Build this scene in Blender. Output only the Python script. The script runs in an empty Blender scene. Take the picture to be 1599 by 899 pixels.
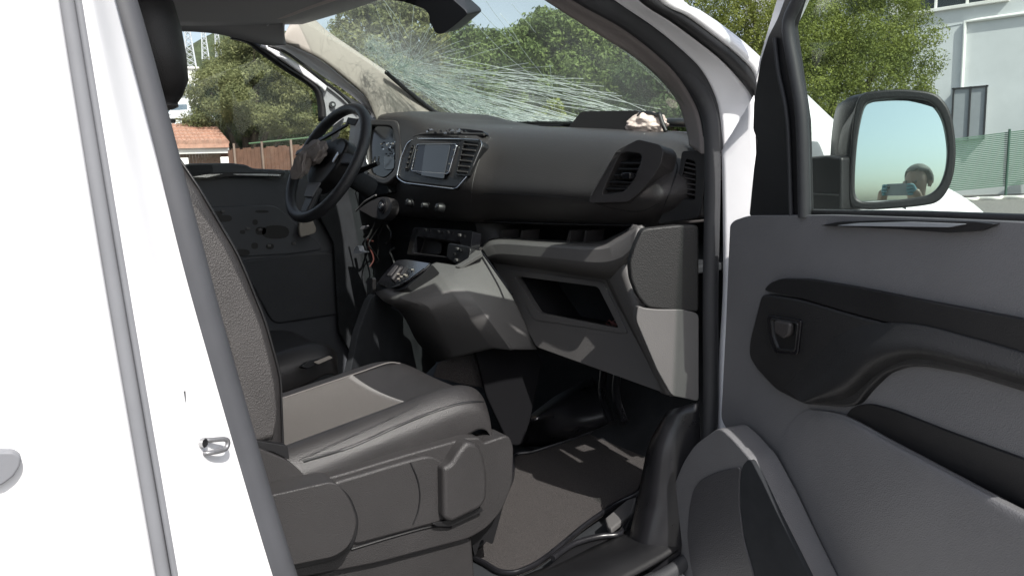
import bpy, bmesh, math, random
import numpy as np
from mathutils import Vector, Matrix
from mathutils.bvhtree import BVHTree
random.seed(7); rng = np.random.default_rng(7)
S = bpy.context.scene
COL = S.collection

# ------------------------------------------------------------------ camera, sky, sun, exposure
F = 1200.0
CAM = np.array([1.95, -1.21, 1.365])
TH = math.radians(34); PI_ = math.atan(.154); ROLL = .035
fwd_h = np.array([-math.cos(TH), math.sin(TH), 0.0]); rgt = np.array([math.sin(TH), math.cos(TH), 0.0])
fwd = math.cos(PI_)*fwd_h + np.array([0, 0, -math.sin(PI_)])
upv = math.sin(PI_)*fwd_h + np.array([0, 0, math.cos(PI_)])
cr, sr = math.cos(ROLL), math.sin(ROLL)
camx = rgt*cr - upv*sr; camy = rgt*sr + upv*cr
cam = bpy.data.objects.new('camera', bpy.data.cameras.new('camera')); COL.objects.link(cam)
M = Matrix.Identity(4)
for i in range(3):
    M[i][0] = camx[i]; M[i][1] = camy[i]; M[i][2] = -fwd[i]; M[i][3] = CAM[i]
cam.matrix_world = M
cam.data.sensor_width = 36; cam.data.lens = F/1599*36
cam.data.clip_start = .02; cam.data.clip_end = 2000
S.camera = cam

SUN = np.array([1.0, -.12, 1.12]); SUN = SUN/np.linalg.norm(SUN)
elev = math.asin(SUN[2]); azim = math.atan2(SUN[0], SUN[1])
W = bpy.data.worlds.new('World'); S.world = W; W.use_nodes = True
nt = W.node_tree
sky = nt.nodes.new('ShaderNodeTexSky'); sky.sky_type = 'NISHITA'; sky.sun_disc = False
sky.sun_elevation = elev; sky.sun_rotation = azim
sky.air_density = 1.0; sky.dust_density = 2.5; sky.ozone_density = 1.0
nt.nodes['Background'].inputs[1].default_value = .14
hs_ = nt.nodes.new('ShaderNodeHueSaturation'); hs_.inputs['Saturation'].default_value = .58      # hazy, milky summer sky
nt.links.new(sky.outputs[0], hs_.inputs['Color']); nt.links.new(hs_.outputs[0], nt.nodes['Background'].inputs[0])
sl = bpy.data.lights.new('sun', 'SUN'); sl.energy = 4.6; sl.angle = math.radians(.5); sl.color = (1, .965, .91)
so = bpy.data.objects.new('sun', sl); COL.objects.link(so)
so.rotation_euler = Vector(SUN).to_track_quat('Z', 'Y').to_euler(); so.location = (6, 1, 8)
S.view_settings.view_transform = 'Standard'; S.view_settings.look = 'None'
S.view_settings.exposure = .55; S.view_settings.gamma = 1
S.cycles.max_bounces = 8; S.cycles.transparent_max_bounces = 24

# ------------------------------------------------------------------ measuring helpers
def ray(px, py):
    x = (px-800)/F; y = -(py-450)/F
    return fwd + x*camx + y*camy
class PL:                                   # a real plane in the place: point and normal
    def __init__(s, p, n): s.p = np.array(p, float); n = np.array(n, float); s.n = n/np.linalg.norm(n)
    def at(s, px, py):
        d = ray(px, py); return CAM + d*(((s.p-CAM)@s.n)/(d@s.n))
    def off(s, w): return PL(s.p + s.n*w, s.n)
    def away(s): return s.n if (s.p-CAM)@s.n > 0 else -s.n
def X(v): return PL((v, 0, 0), (1, 0, 0))
def Y(v): return PL((0, v, 0), (0, 1, 0))
def Z(v): return PL((0, 0, v), (0, 0, 1))
def far(px, py, dist):
    d = ray(px, py); return CAM + d*(dist/math.hypot(d[0], d[1]))
def zc(ox, oy, s): return lambda *pts: [(ox+a*s, oy+b*s) for a, b in pts]   # coordinates read off an enlargement
z1 = zc(260, 0, .25025); z2 = zc(400, 130, .25025); z3 = zc(560, 320, .25025); z4 = zc(780, 140, .25025)
z5 = zc(740, 340, .3336); z6 = zc(640, 540, .3993); z7 = zc(260, 240, .3561); z8 = zc(380, 520, .42146)
r1 = zc(1040, 330, .633); r2 = zc(1160, 0, .378); r3 = zc(480, 0, .25025); r4 = zc(780, 0, .267)
r6 = zc(0, 500, .444); r7 = zc(200, 0, .3337); r8 = zc(1030, 640, .288)

def rnd(pts, r=5, n=4):
    """round the corners of a closed outline"""
    out = []; m = len(pts)
    for i in range(m):
        p = np.array(pts[i], float); a = np.array(pts[i-1], float); b = np.array(pts[(i+1) % m], float)
        la, lb = np.linalg.norm(a-p), np.linalg.norm(b-p)
        if r <= 0 or la < 1e-6 or lb < 1e-6: out.append(p); continue
        q = min(r, la*.45, lb*.45)
        A = p+(a-p)/la*q; B = p+(b-p)/lb*q
        for k in range(n+1):
            t = k/n; out.append((1-t)**2*A+2*t*(1-t)*p+t*t*B)
    return out
def crom(pts, n, closed=False):
    """smooth resampling of a polyline through its points"""
    P = [np.array(p, float) for p in pts]; m = len(P)
    if m == 2 and not closed: return [P[0]+(P[1]-P[0])*k/(n-1) for k in range(n)]
    out = []; seg = m if closed else m-1
    for k in range(n):
        t = k/(n if closed else n-1)*seg; i = min(int(t), seg-1); f = t-i
        g = (lambda j: P[j % m]) if closed else (lambda j: P[min(max(j, 0), m-1)] if 0 <= j < m else (2*P[0]-P[1] if j < 0 else 2*P[-1]-P[-2]))
        a, b, c, d = g(i-1), g(i), g(i+1), g(i+2)
        out.append(.5*((2*b)+(c-a)*f+(2*a-5*b+4*c-d)*f*f+(3*b-a-3*c+d)*f**3))
    return out

# ------------------------------------------------------------------ materials
MATS = {}
def mat(name, col, rough=.5, metal=0, bump=0, bscale=400, vary=0, vscale=3, coat=0, spec=.5, btype='noise', bdist=.002, sheen=0):
    if name in MATS: return MATS[name]
    m = bpy.data.materials.new(name); m.use_nodes = True; t = m.node_tree; b = t.nodes['Principled BSDF']
    b.inputs['Base Color'].default_value = (*col, 1); b.inputs['Roughness'].default_value = rough
    b.inputs['Metallic'].default_value = metal; b.inputs['Coat Weight'].default_value = coat
    b.inputs['Specular IOR Level'].default_value = spec; b.inputs['Sheen Weight'].default_value = sheen
    tc = t.nodes.new('ShaderNodeTexCoord')
    if bump:
        if btype == 'voronoi':
            n = t.nodes.new('ShaderNodeTexVoronoi'); n.inputs['Scale'].default_value = bscale; o = n.outputs['Distance']
        elif btype == 'wave':
            n = t.nodes.new('ShaderNodeTexWave'); n.inputs['Scale'].default_value = bscale; n.bands_direction = 'DIAGONAL'; o = n.outputs['Fac']
        else:
            n = t.nodes.new('ShaderNodeTexNoise'); n.inputs['Scale'].default_value = bscale; n.inputs['Detail'].default_value = 3; o = n.outputs['Fac']
        bp = t.nodes.new('ShaderNodeBump'); bp.inputs['Strength'].default_value = bump; bp.inputs['Distance'].default_value = bdist
        t.links.new(tc.outputs['Object'], n.inputs['Vector']); t.links.new(o, bp.inputs['Height']); t.links.new(bp.outputs[0], b.inputs['Normal'])
    if vary:
        n = t.nodes.new('ShaderNodeTexNoise'); n.inputs['Scale'].default_value = vscale; n.inputs['Detail'].default_value = 6; n.inputs['Roughness'].default_value = .65
        r = t.nodes.new('ShaderNodeMapRange'); r.inputs['From Min'].default_value = .3; r.inputs['From Max'].default_value = .7
        r.inputs['To Min'].default_value = 1-vary; r.inputs['To Max'].default_value = 1+vary
        mx = t.nodes.new('ShaderNodeVectorMath'); mx.operation = 'SCALE'; mx.inputs[0].default_value = col
        t.links.new(tc.outputs['Object'], n.inputs['Vector']); t.links.new(n.outputs['Fac'], r.inputs['Value'])
        t.links.new(r.outputs[0], mx.inputs['Scale']); t.links.new(mx.outputs[0], b.inputs['Base Color'])
        r2_ = t.nodes.new('ShaderNodeMapRange'); r2_.inputs['To Min'].default_value = max(rough-.1, .05); r2_.inputs['To Max'].default_value = min(rough+.1, 1)
        t.links.new(n.outputs['Fac'], r2_.inputs['Value']); t.links.new(r2_.outputs[0], b.inputs['Roughness'])
    MATS[name] = m; return m
def glassmat(name, tint, haze=.0, spec=.06, rough=.0, spot=None):
    m = bpy.data.materials.new(name); m.use_nodes = True; t = m.node_tree; t.nodes.clear()
    out = t.nodes.new('ShaderNodeOutputMaterial'); tr = t.nodes.new('ShaderNodeBsdfTransparent'); tr.inputs[0].default_value = (*tint, 1)
    gl = t.nodes.new('ShaderNodeBsdfGlossy'); gl.inputs['Roughness'].default_value = rough
    lw = t.nodes.new('ShaderNodeLayerWeight'); lw.inputs[0].default_value = .5          # 1-cos, the same on both faces of the pane
    pw = t.nodes.new('ShaderNodeMath'); pw.operation = 'POWER'; pw.inputs[1].default_value = 5
    fr = t.nodes.new('ShaderNodeMath'); fr.operation = 'MULTIPLY_ADD'; fr.inputs[1].default_value = .4; fr.inputs[2].default_value = .02
    t.links.new(lw.outputs['Facing'], pw.inputs[0]); t.links.new(pw.outputs[0], fr.inputs[0])
    mx = t.nodes.new('ShaderNodeMixShader'); t.links.new(fr.outputs[0], mx.inputs[0]); t.links.new(tr.outputs[0], mx.inputs[1]); t.links.new(gl.outputs[0], mx.inputs[2])
    last = mx
    if haze:
        df = t.nodes.new('ShaderNodeBsdfTranslucent'); df.inputs[0].default_value = (.8, .85, .82, 1)
        d2 = t.nodes.new('ShaderNodeBsdfDiffuse'); d2.inputs[0].default_value = (.8, .85, .82, 1)
        ad = t.nodes.new('ShaderNodeMixShader'); ad.inputs[0].default_value = .5; t.links.new(df.outputs[0], ad.inputs[1]); t.links.new(d2.outputs[0], ad.inputs[2])
        m2 = t.nodes.new('ShaderNodeMixShader'); tc = t.nodes.new('ShaderNodeTexCoord')
        n = t.nodes.new('ShaderNodeTexNoise'); n.inputs['Scale'].default_value = 3; n.inputs['Detail'].default_value = 8; t.links.new(tc.outputs['Object'], n.inputs['Vector'])
        r = t.nodes.new('ShaderNodeMapRange'); r.inputs['From Min'].default_value = .3; r.inputs['From Max'].default_value = .75
        r.inputs['To Min'].default_value = haze*.4; r.inputs['To Max'].default_value = haze*1.8
        t.links.new(n.outputs['Fac'], r.inputs['Value']); amt = r.outputs[0]
        if spot:                                            # whitened glass round the place that was struck
            vd = t.nodes.new('ShaderNodeVectorMath'); vd.operation = 'DISTANCE'; vd.inputs[1].default_value = spot[0]; t.links.new(tc.outputs['Object'], vd.inputs[0])
            mr = t.nodes.new('ShaderNodeMapRange'); mr.inputs['From Min'].default_value = spot[1]; mr.inputs['From Max'].default_value = .04; t.links.new(vd.outputs['Value'], mr.inputs['Value'])
            n2 = t.nodes.new('ShaderNodeTexVoronoi'); n2.feature = 'DISTANCE_TO_EDGE'; n2.inputs['Scale'].default_value = 45; t.links.new(tc.outputs['Object'], n2.inputs['Vector'])
            m3 = t.nodes.new('ShaderNodeMapRange'); m3.inputs['From Max'].default_value = .25; m3.inputs['To Min'].default_value = spot[2]; m3.inputs['To Max'].default_value = spot[2]*.35; t.links.new(n2.outputs['Distance'], m3.inputs['Value'])
            mm = t.nodes.new('ShaderNodeMath'); mm.operation = 'MULTIPLY_ADD'; t.links.new(mr.outputs[0], mm.inputs[0]); t.links.new(m3.outputs[0], mm.inputs[1]); t.links.new(r.outputs[0], mm.inputs[2]); amt = mm.outputs[0]
        t.links.new(amt, m2.inputs[0])
        t.links.new(mx.outputs[0], m2.inputs[1]); t.links.new(ad.outputs[0], m2.inputs[2]); last = m2
    t.links.new(last.outputs[0], out.inputs[0]); return m
PAINT = mat('white_paint', (.80, .80, .81), .32, coat=.5, vary=.03, vscale=2)
JAMB = mat('white_jamb_paint', (.78, .78, .80), .42, vary=.04, vscale=6)
DARK = mat('dark_plastic', (.034, .031, .031), .48, bump=.25, bscale=520, btype='voronoi', vary=.12, vscale=5)
BLACK = mat('black_plastic', (.008, .008, .009), .45, bump=.2, bscale=500, vary=.15, vscale=8)
GLOSSB = mat('gloss_black', (.008, .008, .010), .12)
GREY = mat('grey_plastic', (.100, .097, .096), .55, bump=.18, bscale=560, btype='voronoi', vary=.07, vscale=4)
GREYD = mat('door_grey_plastic', (.132, .132, .138), .50, bump=.30, bscale=480, btype='voronoi', vary=.10, vscale=3)
DOORDARK = mat('door_dark_plastic', (.011, .011, .012), .5, bump=.3, bscale=480, btype='voronoi', vary=.12, vscale=6)
ENDP = mat('grained_black', (.012, .012, .012), .6, bump=.35, bscale=420, btype='voronoi', vary=.1)
LEATHER = mat('seat_leather', (.024, .0225, .023), .43, bump=.30, bscale=520, btype='voronoi', vary=.16, vscale=9)
FABRIC = mat('seat_fabric', (.092, .081, .073), .95, bump=.9, bscale=170, btype='wave', bdist=.004, vary=.18, vscale=160, sheen=.2)
VALANCE = mat('seat_plastic', (.026, .0245, .025), .50, bump=.36, bscale=520, btype='voronoi', vary=.10, vscale=6)
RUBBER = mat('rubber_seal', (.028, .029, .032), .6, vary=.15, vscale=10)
SEALB = mat('lit_rubber_seal', (.052, .054, .061), .6, vary=.12, vscale=9)  # lit copy of the plain rubber, sunlight painted into its grey
SEALGREY = mat('sunlit_seal', (.17, .175, .19), .6, vary=.08, vscale=7)  # grey lifted to put sunlight into the dark seal rubber
CARPET = mat('carpet', (.046, .041, .040), 1, bump=1, bscale=420, bdist=.006, vary=.45, vscale=260)
LINER = mat('headliner', (.42, .41, .42), .95, bump=.4, bscale=600, vary=.05, vscale=3)
VISOR = mat('visor_cloth', (.74, .67, .64), .95, bump=.3, bscale=600, vary=.04, vscale=5)
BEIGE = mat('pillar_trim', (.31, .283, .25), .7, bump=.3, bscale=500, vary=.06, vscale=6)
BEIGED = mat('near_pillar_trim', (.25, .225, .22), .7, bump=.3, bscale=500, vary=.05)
METAL = mat('bare_metal', (.55, .55, .55), .28, metal=1, vary=.15, vscale=20)
CHROME = mat('chrome', (.6, .6, .62), .12, metal=1)
FOOT = mat('foot_well_black', (.026, .028, .031), .85, vary=.25, vscale=9, spec=.08)
DOORLOW = mat('door_inner_dark', (.040, .042, .048), .7, vary=.2, vscale=5)
PRIMER = mat('door_sheet_metal', (.064, .068, .078), .5, vary=.15, vscale=4)
AIRBAG = mat('airbag_cloth', (.30, .265, .25), .95, bump=.5, bscale=300, vary=.15, vscale=14)
AIRBAGW = mat('white_airbag_cloth', (.66, .54, .49), .95, bump=.4, bscale=300, vary=.1, vscale=14)
LCD = mat('lcd_screen', (.045, .05, .06), .18, vary=.05)
GLASS = glassmat('window_glass', (.90, .95, .925), haze=.008)
DGLASS = glassmat('driver_window_glass', (.95, .97, .96), haze=.006)
WGLASS = glassmat('windscreen_glass', (.90, .935, .915), haze=.030, spot=((-.62, .12, 1.70), .34, .20))
MIRROR = mat('mirror_glass', (.84, .91, .92), .0, metal=1)
CRACK = glassmat('crack_glass', (.82, .87, .85), haze=.75, rough=.15)

# ------------------------------------------------------------------ mesh helpers
def link(name, me, m=None, parent=None, smooth=35):
    o = bpy.data.objects.new(name, me); COL.objects.link(o)
    if m: me.materials.append(m)
    if smooth:
        me.shade_smooth()
        if smooth < 170: me.set_sharp_from_angle(angle=math.radians(smooth))
    if parent: o.parent = parent
    return o
def raw(name, v, f, m, parent=None, smooth=35):
    me = bpy.data.meshes.new(name); me.from_pydata([tuple(map(float, p)) for p in v], [], f); me.update()
    bm = bmesh.new(); bm.from_mesh(me); bmesh.ops.recalc_face_normals(bm, faces=bm.faces); bm.to_mesh(me); bm.free()
    return link(name, me, m, parent, smooth)
def bev(o, w, seg=3, ang=32):
    b = o.modifiers.new('bevel', 'BEVEL'); b.width = w; b.segments = seg; b.limit_method = 'ANGLE'; b.angle_limit = math.radians(ang)
    n = o.modifiers.new('normals', 'WEIGHTED_NORMAL'); n.keep_sharp = True; n.weight = 80
    return o
def prism(name, pts, vec, m, parent=None, bevel=.003, seg=3):
    """closed 3-D outline extruded by a vector"""
    n = len(pts); A = [np.array(p) for p in pts]; B = [p+np.array(vec) for p in A]
    f = [list(range(n)), list(range(2*n-1, n-1, -1))]+[[i, (i+1) % n, n+(i+1) % n, n+i] for i in range(n)]
    o = raw(name, A+B, f, m, parent, 50)
    if bevel: bev(o, bevel, seg)
    return o
def plate(name, px, plane, t, m, parent=None, bevel=.003, r=5, seg=3):
    pts = [plane.at(*p) for p in rnd(px, r)]
    return prism(name, pts, plane.away()*t, m, parent, bevel, seg)
def frame(name, outer, inner, plane, t, m, parent=None, bevel=.003, r=5, inplane=None):
    """plate with a hole: same number of corners outside and inside"""
    n = len(outer); ro, ri = rnd(outer, r), rnd(inner, r); k = len(ro); ip = inplane or plane
    a = [plane.at(*p) for p in ro]; b = [ip.at(*p) for p in ri]; d = plane.away()*t
    v = a+b+[p+d for p in a]+[p+d for p in b]; f = []
    for i in range(k):
        j = (i+1) % k
        f += [[i, j, k+j, k+i], [2*k+i, 3*k+i, 3*k+j, 2*k+j], [i, 2*k+i, 2*k+j, j], [k+i, k+j, 3*k+j, 3*k+i]]
    o = raw(name, v, f, m, parent, 50)
    if bevel: bev(o, bevel)
    return o
def recess(name, px, plane, depth, m, parent=None, r=4, taper=.9):
    """open box sunk behind an outline"""
    a = [plane.at(*p) for p in rnd(px, r)]; c = sum(a)/len(a); d = plane.away()*depth; n = len(a)
    b = [c+(p-c)*taper+d for p in a]
    f = [[i, (i+1) % n, n+(i+1) % n, n+i] for i in range(n)]+[list(range(n, 2*n))]
    o = raw(name, a+b, f, m, parent, 40)
    s = o.modifiers.new('thick', 'SOLIDIFY'); s.thickness = .003; s.offset = 0
    return o
def surf(name, rows, m, parent=None, nu=24, nv=16, thick=.004, smooth=180, lin=False):
    R = [crom(r_, nu) for r_ in rows]
    cols = [(crom([r_[i] for r_ in R], nv) if not lin else [np.array(r_[i]) for r_ in R]) for i in range(nu)]
    nv = len(cols[0]); v = [cols[i][j] for i in range(nu) for j in range(nv)]
    f = [[i*nv+j, i*nv+j+1, (i+1)*nv+j+1, (i+1)*nv+j] for i in range(nu-1) for j in range(nv-1)]
    o = raw(name, v, f, m, parent, smooth)
    if thick:
        s = o.modifiers.new('thick', 'SOLIDIFY'); s.thickness = thick; s.offset = 0
    return o
def tubev(pts, r, sides=8, closed=False, flat=1.0, updir=None):
    P = [np.array(p, float) for p in pts]; n = len(P); R = r if hasattr(r, '__len__') else [r]*n
    v = []; u0 = np.array(updir if updir is not None else (0, 0, 1.0), float)
    for i in range(n):
        a = P[i-1] if (closed or i) else P[i]; b = P[(i+1) % n] if (closed or i < n-1) else P[i]
        t = b-a; t = t/(np.linalg.norm(t)+1e-12)
        s = np.cross(t, u0)
        if np.linalg.norm(s) < .05: s = np.cross(t, (1, .2, 0))
        s /= np.linalg.norm(s); w = np.cross(s, t)
        if updir is None: u0 = w if abs(w@w) > .5 else u0
        for k in range(sides):
            g = 2*math.pi*k/sides; v.append(P[i]+R[i]*(math.cos(g)*s*flat+math.sin(g)*w))
    f = []
    for i in range(n if closed else n-1):
        for k in range(sides):
            a = i*sides+k; b = i*sides+(k+1) % sides; j = ((i+1) % n)*sides
            f.append([a, b, j+(k+1) % sides, j+k])
    if not closed: f += [list(range(sides))[::-1], list(range((n-1)*sides, n*sides))]
    return v, f
def tube(name, pts, r, m, parent=None, sides=10, closed=False, n=0, flat=1.0, updir=None):
    if n: 
        if hasattr(r, '__len__'): r = [x[0] for x in crom([(q, 0) for q in r], n, closed)]
        pts = crom(pts, n, closed)
    v, f = tubev(pts, r, sides, closed, flat, updir); return raw(name, v, f, m, parent, 60)
def loft(name, rings, m, parent=None, smooth=60, cap=True):
    k = len(rings[0]); v = [p for r_ in rings for p in r_]
    f = [[i*k+j, i*k+(j+1) % k, (i+1)*k+(j+1) % k, (i+1)*k+j] for i in range(len(rings)-1) for j in range(k)]
    if cap: f += [list(range(k))[::-1], list(range((len(rings)-1)*k, len(rings)*k))]
    return raw(name, v, f, m, parent, smooth)
def boxv(c, sx, sy, sz, ax=None):
    A = np.eye(3) if ax is None else np.array(ax); c = np.array(c, float)
    v = [c+A[0]*sx*i/2+A[1]*sy*j/2+A[2]*sz*k/2 for i in (-1, 1) for j in (-1, 1) for k in (-1, 1)]
    return v, [[0, 1, 3, 2], [4, 6, 7, 5], [0, 4, 5, 1], [2, 3, 7, 6], [0, 2, 6, 4], [1, 5, 7, 3]]
def box(name, c, sx, sy, sz, m, parent=None, bevel=.003, ax=None):
    v, f = boxv(c, sx, sy, sz, ax); o = raw(name, v, f, m, parent, 40)
    if bevel: bev(o, bevel)
    return o
class MB:
    def __init__(s): s.v = []; s.f = []
    def add(s, vf):
        b = len(s.v); s.v += list(vf[0]); s.f += [[b+i for i in q] for q in vf[1]]; return s
    def build(s, name, m, parent=None, smooth=40): return raw(name, s.v, s.f, m, parent, smooth)
def tag(o, label=None, cat=None, group=None, kind=None):
    if label: o['label'] = label
    if cat: o['category'] = cat
    if group: o['group'] = group
    if kind: o['kind'] = kind
    return o
def empty(name, loc=(0, 0, 0)):
    o = bpy.data.objects.new(name, None); o.location = loc; o.empty_display_size = .2; COL.objects.link(o); return o
def sq(cx, cy, hx, hy, n=20, p=3.0):
    """super-ellipse ring in two coordinates"""
    out = []
    for k in range(n):
        a = 2*math.pi*k/n; c, s = math.cos(a), math.sin(a)
        out.append((cx+hx*math.copysign(abs(c)**(2/p), c), cy+hy*math.copysign(abs(s)**(2/p), s)))
    return out
def bend(v, t): return v*t

# ================================================================== THE VAN
VAN = tag(empty('van', (0, 0, 0)), 'white damaged van seen through its open front passenger door, cracked windscreen and stripped cabin', 'van')

# ---- shell: right side behind the pillar
def xside(z): return .965-.10*max(0, z-1.15)**1.3
zs = [.32, .5, .7, .9, 1.1, 1.3, 1.5, 1.7, 1.84]
rows = []
for p in [(68, -180), (92, 0), (128, 225), (165, 450), (204, 675), (243, 899), (300, 1230), (360, 1580)]:
    e = X(.957).at(*p); z = e[2]
    rows.append([e+np.array([-.016, .001, 0]), e+np.array([0, -.004, 0]), e+np.array([.004, -.02, 0])]+[np.array([xside(z)+.004, e[1]-d, z]) for d in (.10, .35, .8, 1.2)])
sd = surf('sliding_door', rows, PAINT, VAN, nu=36, nv=26, thick=.004)
hp = X(.985)
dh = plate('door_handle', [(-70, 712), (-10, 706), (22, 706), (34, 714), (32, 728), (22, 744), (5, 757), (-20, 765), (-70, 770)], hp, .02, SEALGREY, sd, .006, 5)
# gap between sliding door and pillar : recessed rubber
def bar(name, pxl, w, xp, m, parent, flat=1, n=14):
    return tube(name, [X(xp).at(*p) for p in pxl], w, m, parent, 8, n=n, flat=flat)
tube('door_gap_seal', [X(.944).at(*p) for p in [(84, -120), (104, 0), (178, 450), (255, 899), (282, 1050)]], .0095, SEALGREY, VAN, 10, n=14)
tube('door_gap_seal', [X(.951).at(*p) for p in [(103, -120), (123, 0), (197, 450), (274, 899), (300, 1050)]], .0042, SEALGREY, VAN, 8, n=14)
# B pillar jamb
o1 = [(107, -120), (128, 0), (202, 450), (279, 899), (305, 1050)]
i1 = [(143, -120), (178, 0), (300, 450), (432, 899), (478, 1050)]
mid1 = [((a[0]*.72+b[0]*.28), a[1]) for a, b in zip(o1, i1)]
mid2 = [((a[0]*.35+b[0]*.65), a[1]) for a, b in zip(o1, i1)]
jr = [[X(.953).at(*p) for p in o1], [X(.947).at(*p) for p in mid1], [X(.905).at(*p) for p in mid2], [X(.868).at(*p) for p in i1]]
bp_ = surf('door_pillar', jr, JAMB, VAN, nu=20, nv=16, thick=.004)
# soft pressed fold on the jamb
fold = [(160, 30), (185, 130), (212, 250), (236, 340), (242, 420), (236, 380), (222, 300), (196, 200), (172, 100)]
# striker
JP = PL(X(.905).at(318, 690), (.75, .66, 0.0))
plate('striker_plate', r6((668, 372), (684, 395), (697, 440), (712, 500), (719, 545), (713, 548), (700, 505), (686, 455), (672, 405)), JP.off(.004 if JP.away()@JP.n < 0 else -.004), .01, mat('striker_steel', (.22, .22, .23), .4, metal=.6, vary=.2, vscale=60), bp_, .001, 2)
a0 = JP.at(*r6((700, 466))[0]); a1 = JP.at(*r6((776, 440))[0])
w_ = -JP.away()
pts = [a0+w_*.001, a0+w_*.014+(a1-a0)*.05, a0+(a1-a0)*.62+w_*.020, a0+(a1-a0)*.72+w_*.020+np.array([0, 0, .012]), a0+(a1-a0)*.2+w_*.012+np.array([0, 0, .016]), a0+np.array([0, 0, .017])+w_*.001]
tube('striker_loop', pts, .0034, MATS['striker_steel'], bp_, 8, n=24)
for q in ((690, 430),):
    c = JP.at(*r6(q)[0])+w_*.008
    tube('striker_screw', [c, c+w_*.006], .006, METAL, bp_, 10)
tube('pillar_seam', [JP.off(.003).at(*p) for p in r6((650, 250), (654, 320), (664, 375), (690, 450), (712, 525), (722, 570), (730, 615))], .0012, RUBBER, bp_, 5, n=20)
# aperture seal, one loop round the door opening
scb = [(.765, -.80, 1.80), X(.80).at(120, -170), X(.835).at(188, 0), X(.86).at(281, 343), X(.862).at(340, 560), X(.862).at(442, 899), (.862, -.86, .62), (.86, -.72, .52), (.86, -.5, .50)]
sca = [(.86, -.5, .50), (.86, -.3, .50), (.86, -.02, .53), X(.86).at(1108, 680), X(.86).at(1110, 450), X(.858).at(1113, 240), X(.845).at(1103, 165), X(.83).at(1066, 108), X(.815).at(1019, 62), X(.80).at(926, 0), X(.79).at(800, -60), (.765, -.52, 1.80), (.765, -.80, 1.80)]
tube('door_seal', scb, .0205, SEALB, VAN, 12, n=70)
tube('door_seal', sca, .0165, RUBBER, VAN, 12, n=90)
SEALP = MATS['rubber_seal']

# ---- floor, bulkhead, roof, far side (mostly unseen, they close the cabin)
box('floor_pan', (-.02, -.25, .47), 1.72, 1.9, .04, FOOT, VAN, .004)
box('bulkhead', (0, -1.22, 1.15), 1.76, .04, 1.40, DARK, VAN, .01)
surf('roof', [[(x, y, 1.945-.055*(x/.76)**4+(0 if y < -.5 else -(y+.5)*.2)) for x in (-.78, -.6, -.2, .2, .6, .76)] for y in (-.36, -.5, -1.5, -2.6, -3.6)], PAINT, VAN, nu=20, nv=20, thick=.03)
surf('cant_rail', [[(.80, -.30, 1.735), (.79, -.6, 1.815), (.79, -1.2, 1.83), (.79, -3.6, 1.83)], [(.73, -.30, 1.765), (.72, -.6, 1.865), (.72, -1.2, 1.88), (.72, -3.6, 1.88)]], PAINT, VAN, nu=12, nv=2, thick=.05)
surf('rear_side_panel', [[(xside(z), y, z) for y in (-2.31, -2.6, -3.4, -3.7)] for z in zs], PAINT, VAN, nu=12, nv=16, thick=.004)
surf('far_side_panel', [[(-xside(z), y, z) for y in (-.80, -1.6, -2.6, -3.7)] for z in zs], PAINT, VAN, nu=12, nv=16, thick=.01)
box('rear_door', (0, -3.72, 1.1), 1.7, .04, 1.5, PAINT, VAN, .02)
box('sill', (.885, -.5, .40), .13, 1.2, .17, PAINT, VAN, .02)
box('underbody', (0, -1.55, .36), 1.5, 4.1, .10, BLACK, VAN, .02)
def ringp(c, r, n=28): return [(c[0], c[1]+r*math.cos(2*math.pi*k/n), c[2]+r*math.sin(2*math.pi*k/n)) for k in range(n)]
for sx in (-1, 1):
    for wy in (.62, -2.65):
        w = loft('wheel', [ringp((sx*x, wy, .33), r) for x, r in ((.72, .22), (.72, .31), (.75, .33), (.88, .33), (.91, .31), (.91, .22))], RUBBER, VAN)
        loft('rim', [ringp((sx*x, wy, .33), r) for x, r in ((.86, .05), (.885, .215), (.90, .225), (.895, .18), (.89, .05))], METAL, w)

# ---- bonnet and front wing, seen through the door glass
wl_ = [X(.86).at(*p) for p in ((1205, 112), (1240, 138), (1312, 203), (1400, 258), (1470, 292), (1512, 318), (1534, 342), (1546, 380), (1550, 440), (1550, 520))]
prof = [(q[1], q[2]) for q in wl_]
hx = [(-.93, -.36, -.02), (-.86, -.10, 0), (-.6, -.12, .05), (0, -.12, .07), (.5, -.12, .05), (.74, -.10, .02), (.82, -.02, .0), (.86, 0, 0), (.90, -.03, -.01), (.925, -.11, -.02), (.93, -.40, -.04)]
rows = [[(x, y+dy+(.10 if dz < -.05 and x < .8 and y < .5 else 0), z+dz*(1 if z > 1.0 else .3)) for x, dz, dy in hx] for y, z in prof]
surf('bonnet', rows, PAINT, VAN, nu=44, nv=34, thick=.008)

# ---- A pillar on the near side
Ain = r4((285, 0), (560, 180), (800, 330), (960, 470), (1060, 600), (1115, 780), (1125, 850))
Asl = r4((430, 0), (700, 150), (900, 300), (1050, 450), (1160, 640), (1195, 800), (1200, 900))
Ain = [(720, -90)]+Ain; Asl = [(760, -90)]+Asl
ax_ = [.70, .725, .735, .74, .74, .74, .74, .74]; bx_ = [.775, .785, .79, .80, .81, .82, .83, .83]
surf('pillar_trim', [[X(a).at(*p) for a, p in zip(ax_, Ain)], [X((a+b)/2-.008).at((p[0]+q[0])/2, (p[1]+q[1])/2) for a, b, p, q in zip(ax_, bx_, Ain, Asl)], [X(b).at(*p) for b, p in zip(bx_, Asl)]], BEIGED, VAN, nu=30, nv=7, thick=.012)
Aso = r4((665, 0), (900, 160), (1080, 310), (1190, 430), (1270, 600), (1300, 800), (1305, 900))
Ao2 = r4((820, 0), (1000, 120), (1150, 230), (1300, 350), (1420, 480), (1480, 560), (1490, 900))
Aso = [(860, -70)]+Aso; Ao2 = [(930, -70)]+Ao2
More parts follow.
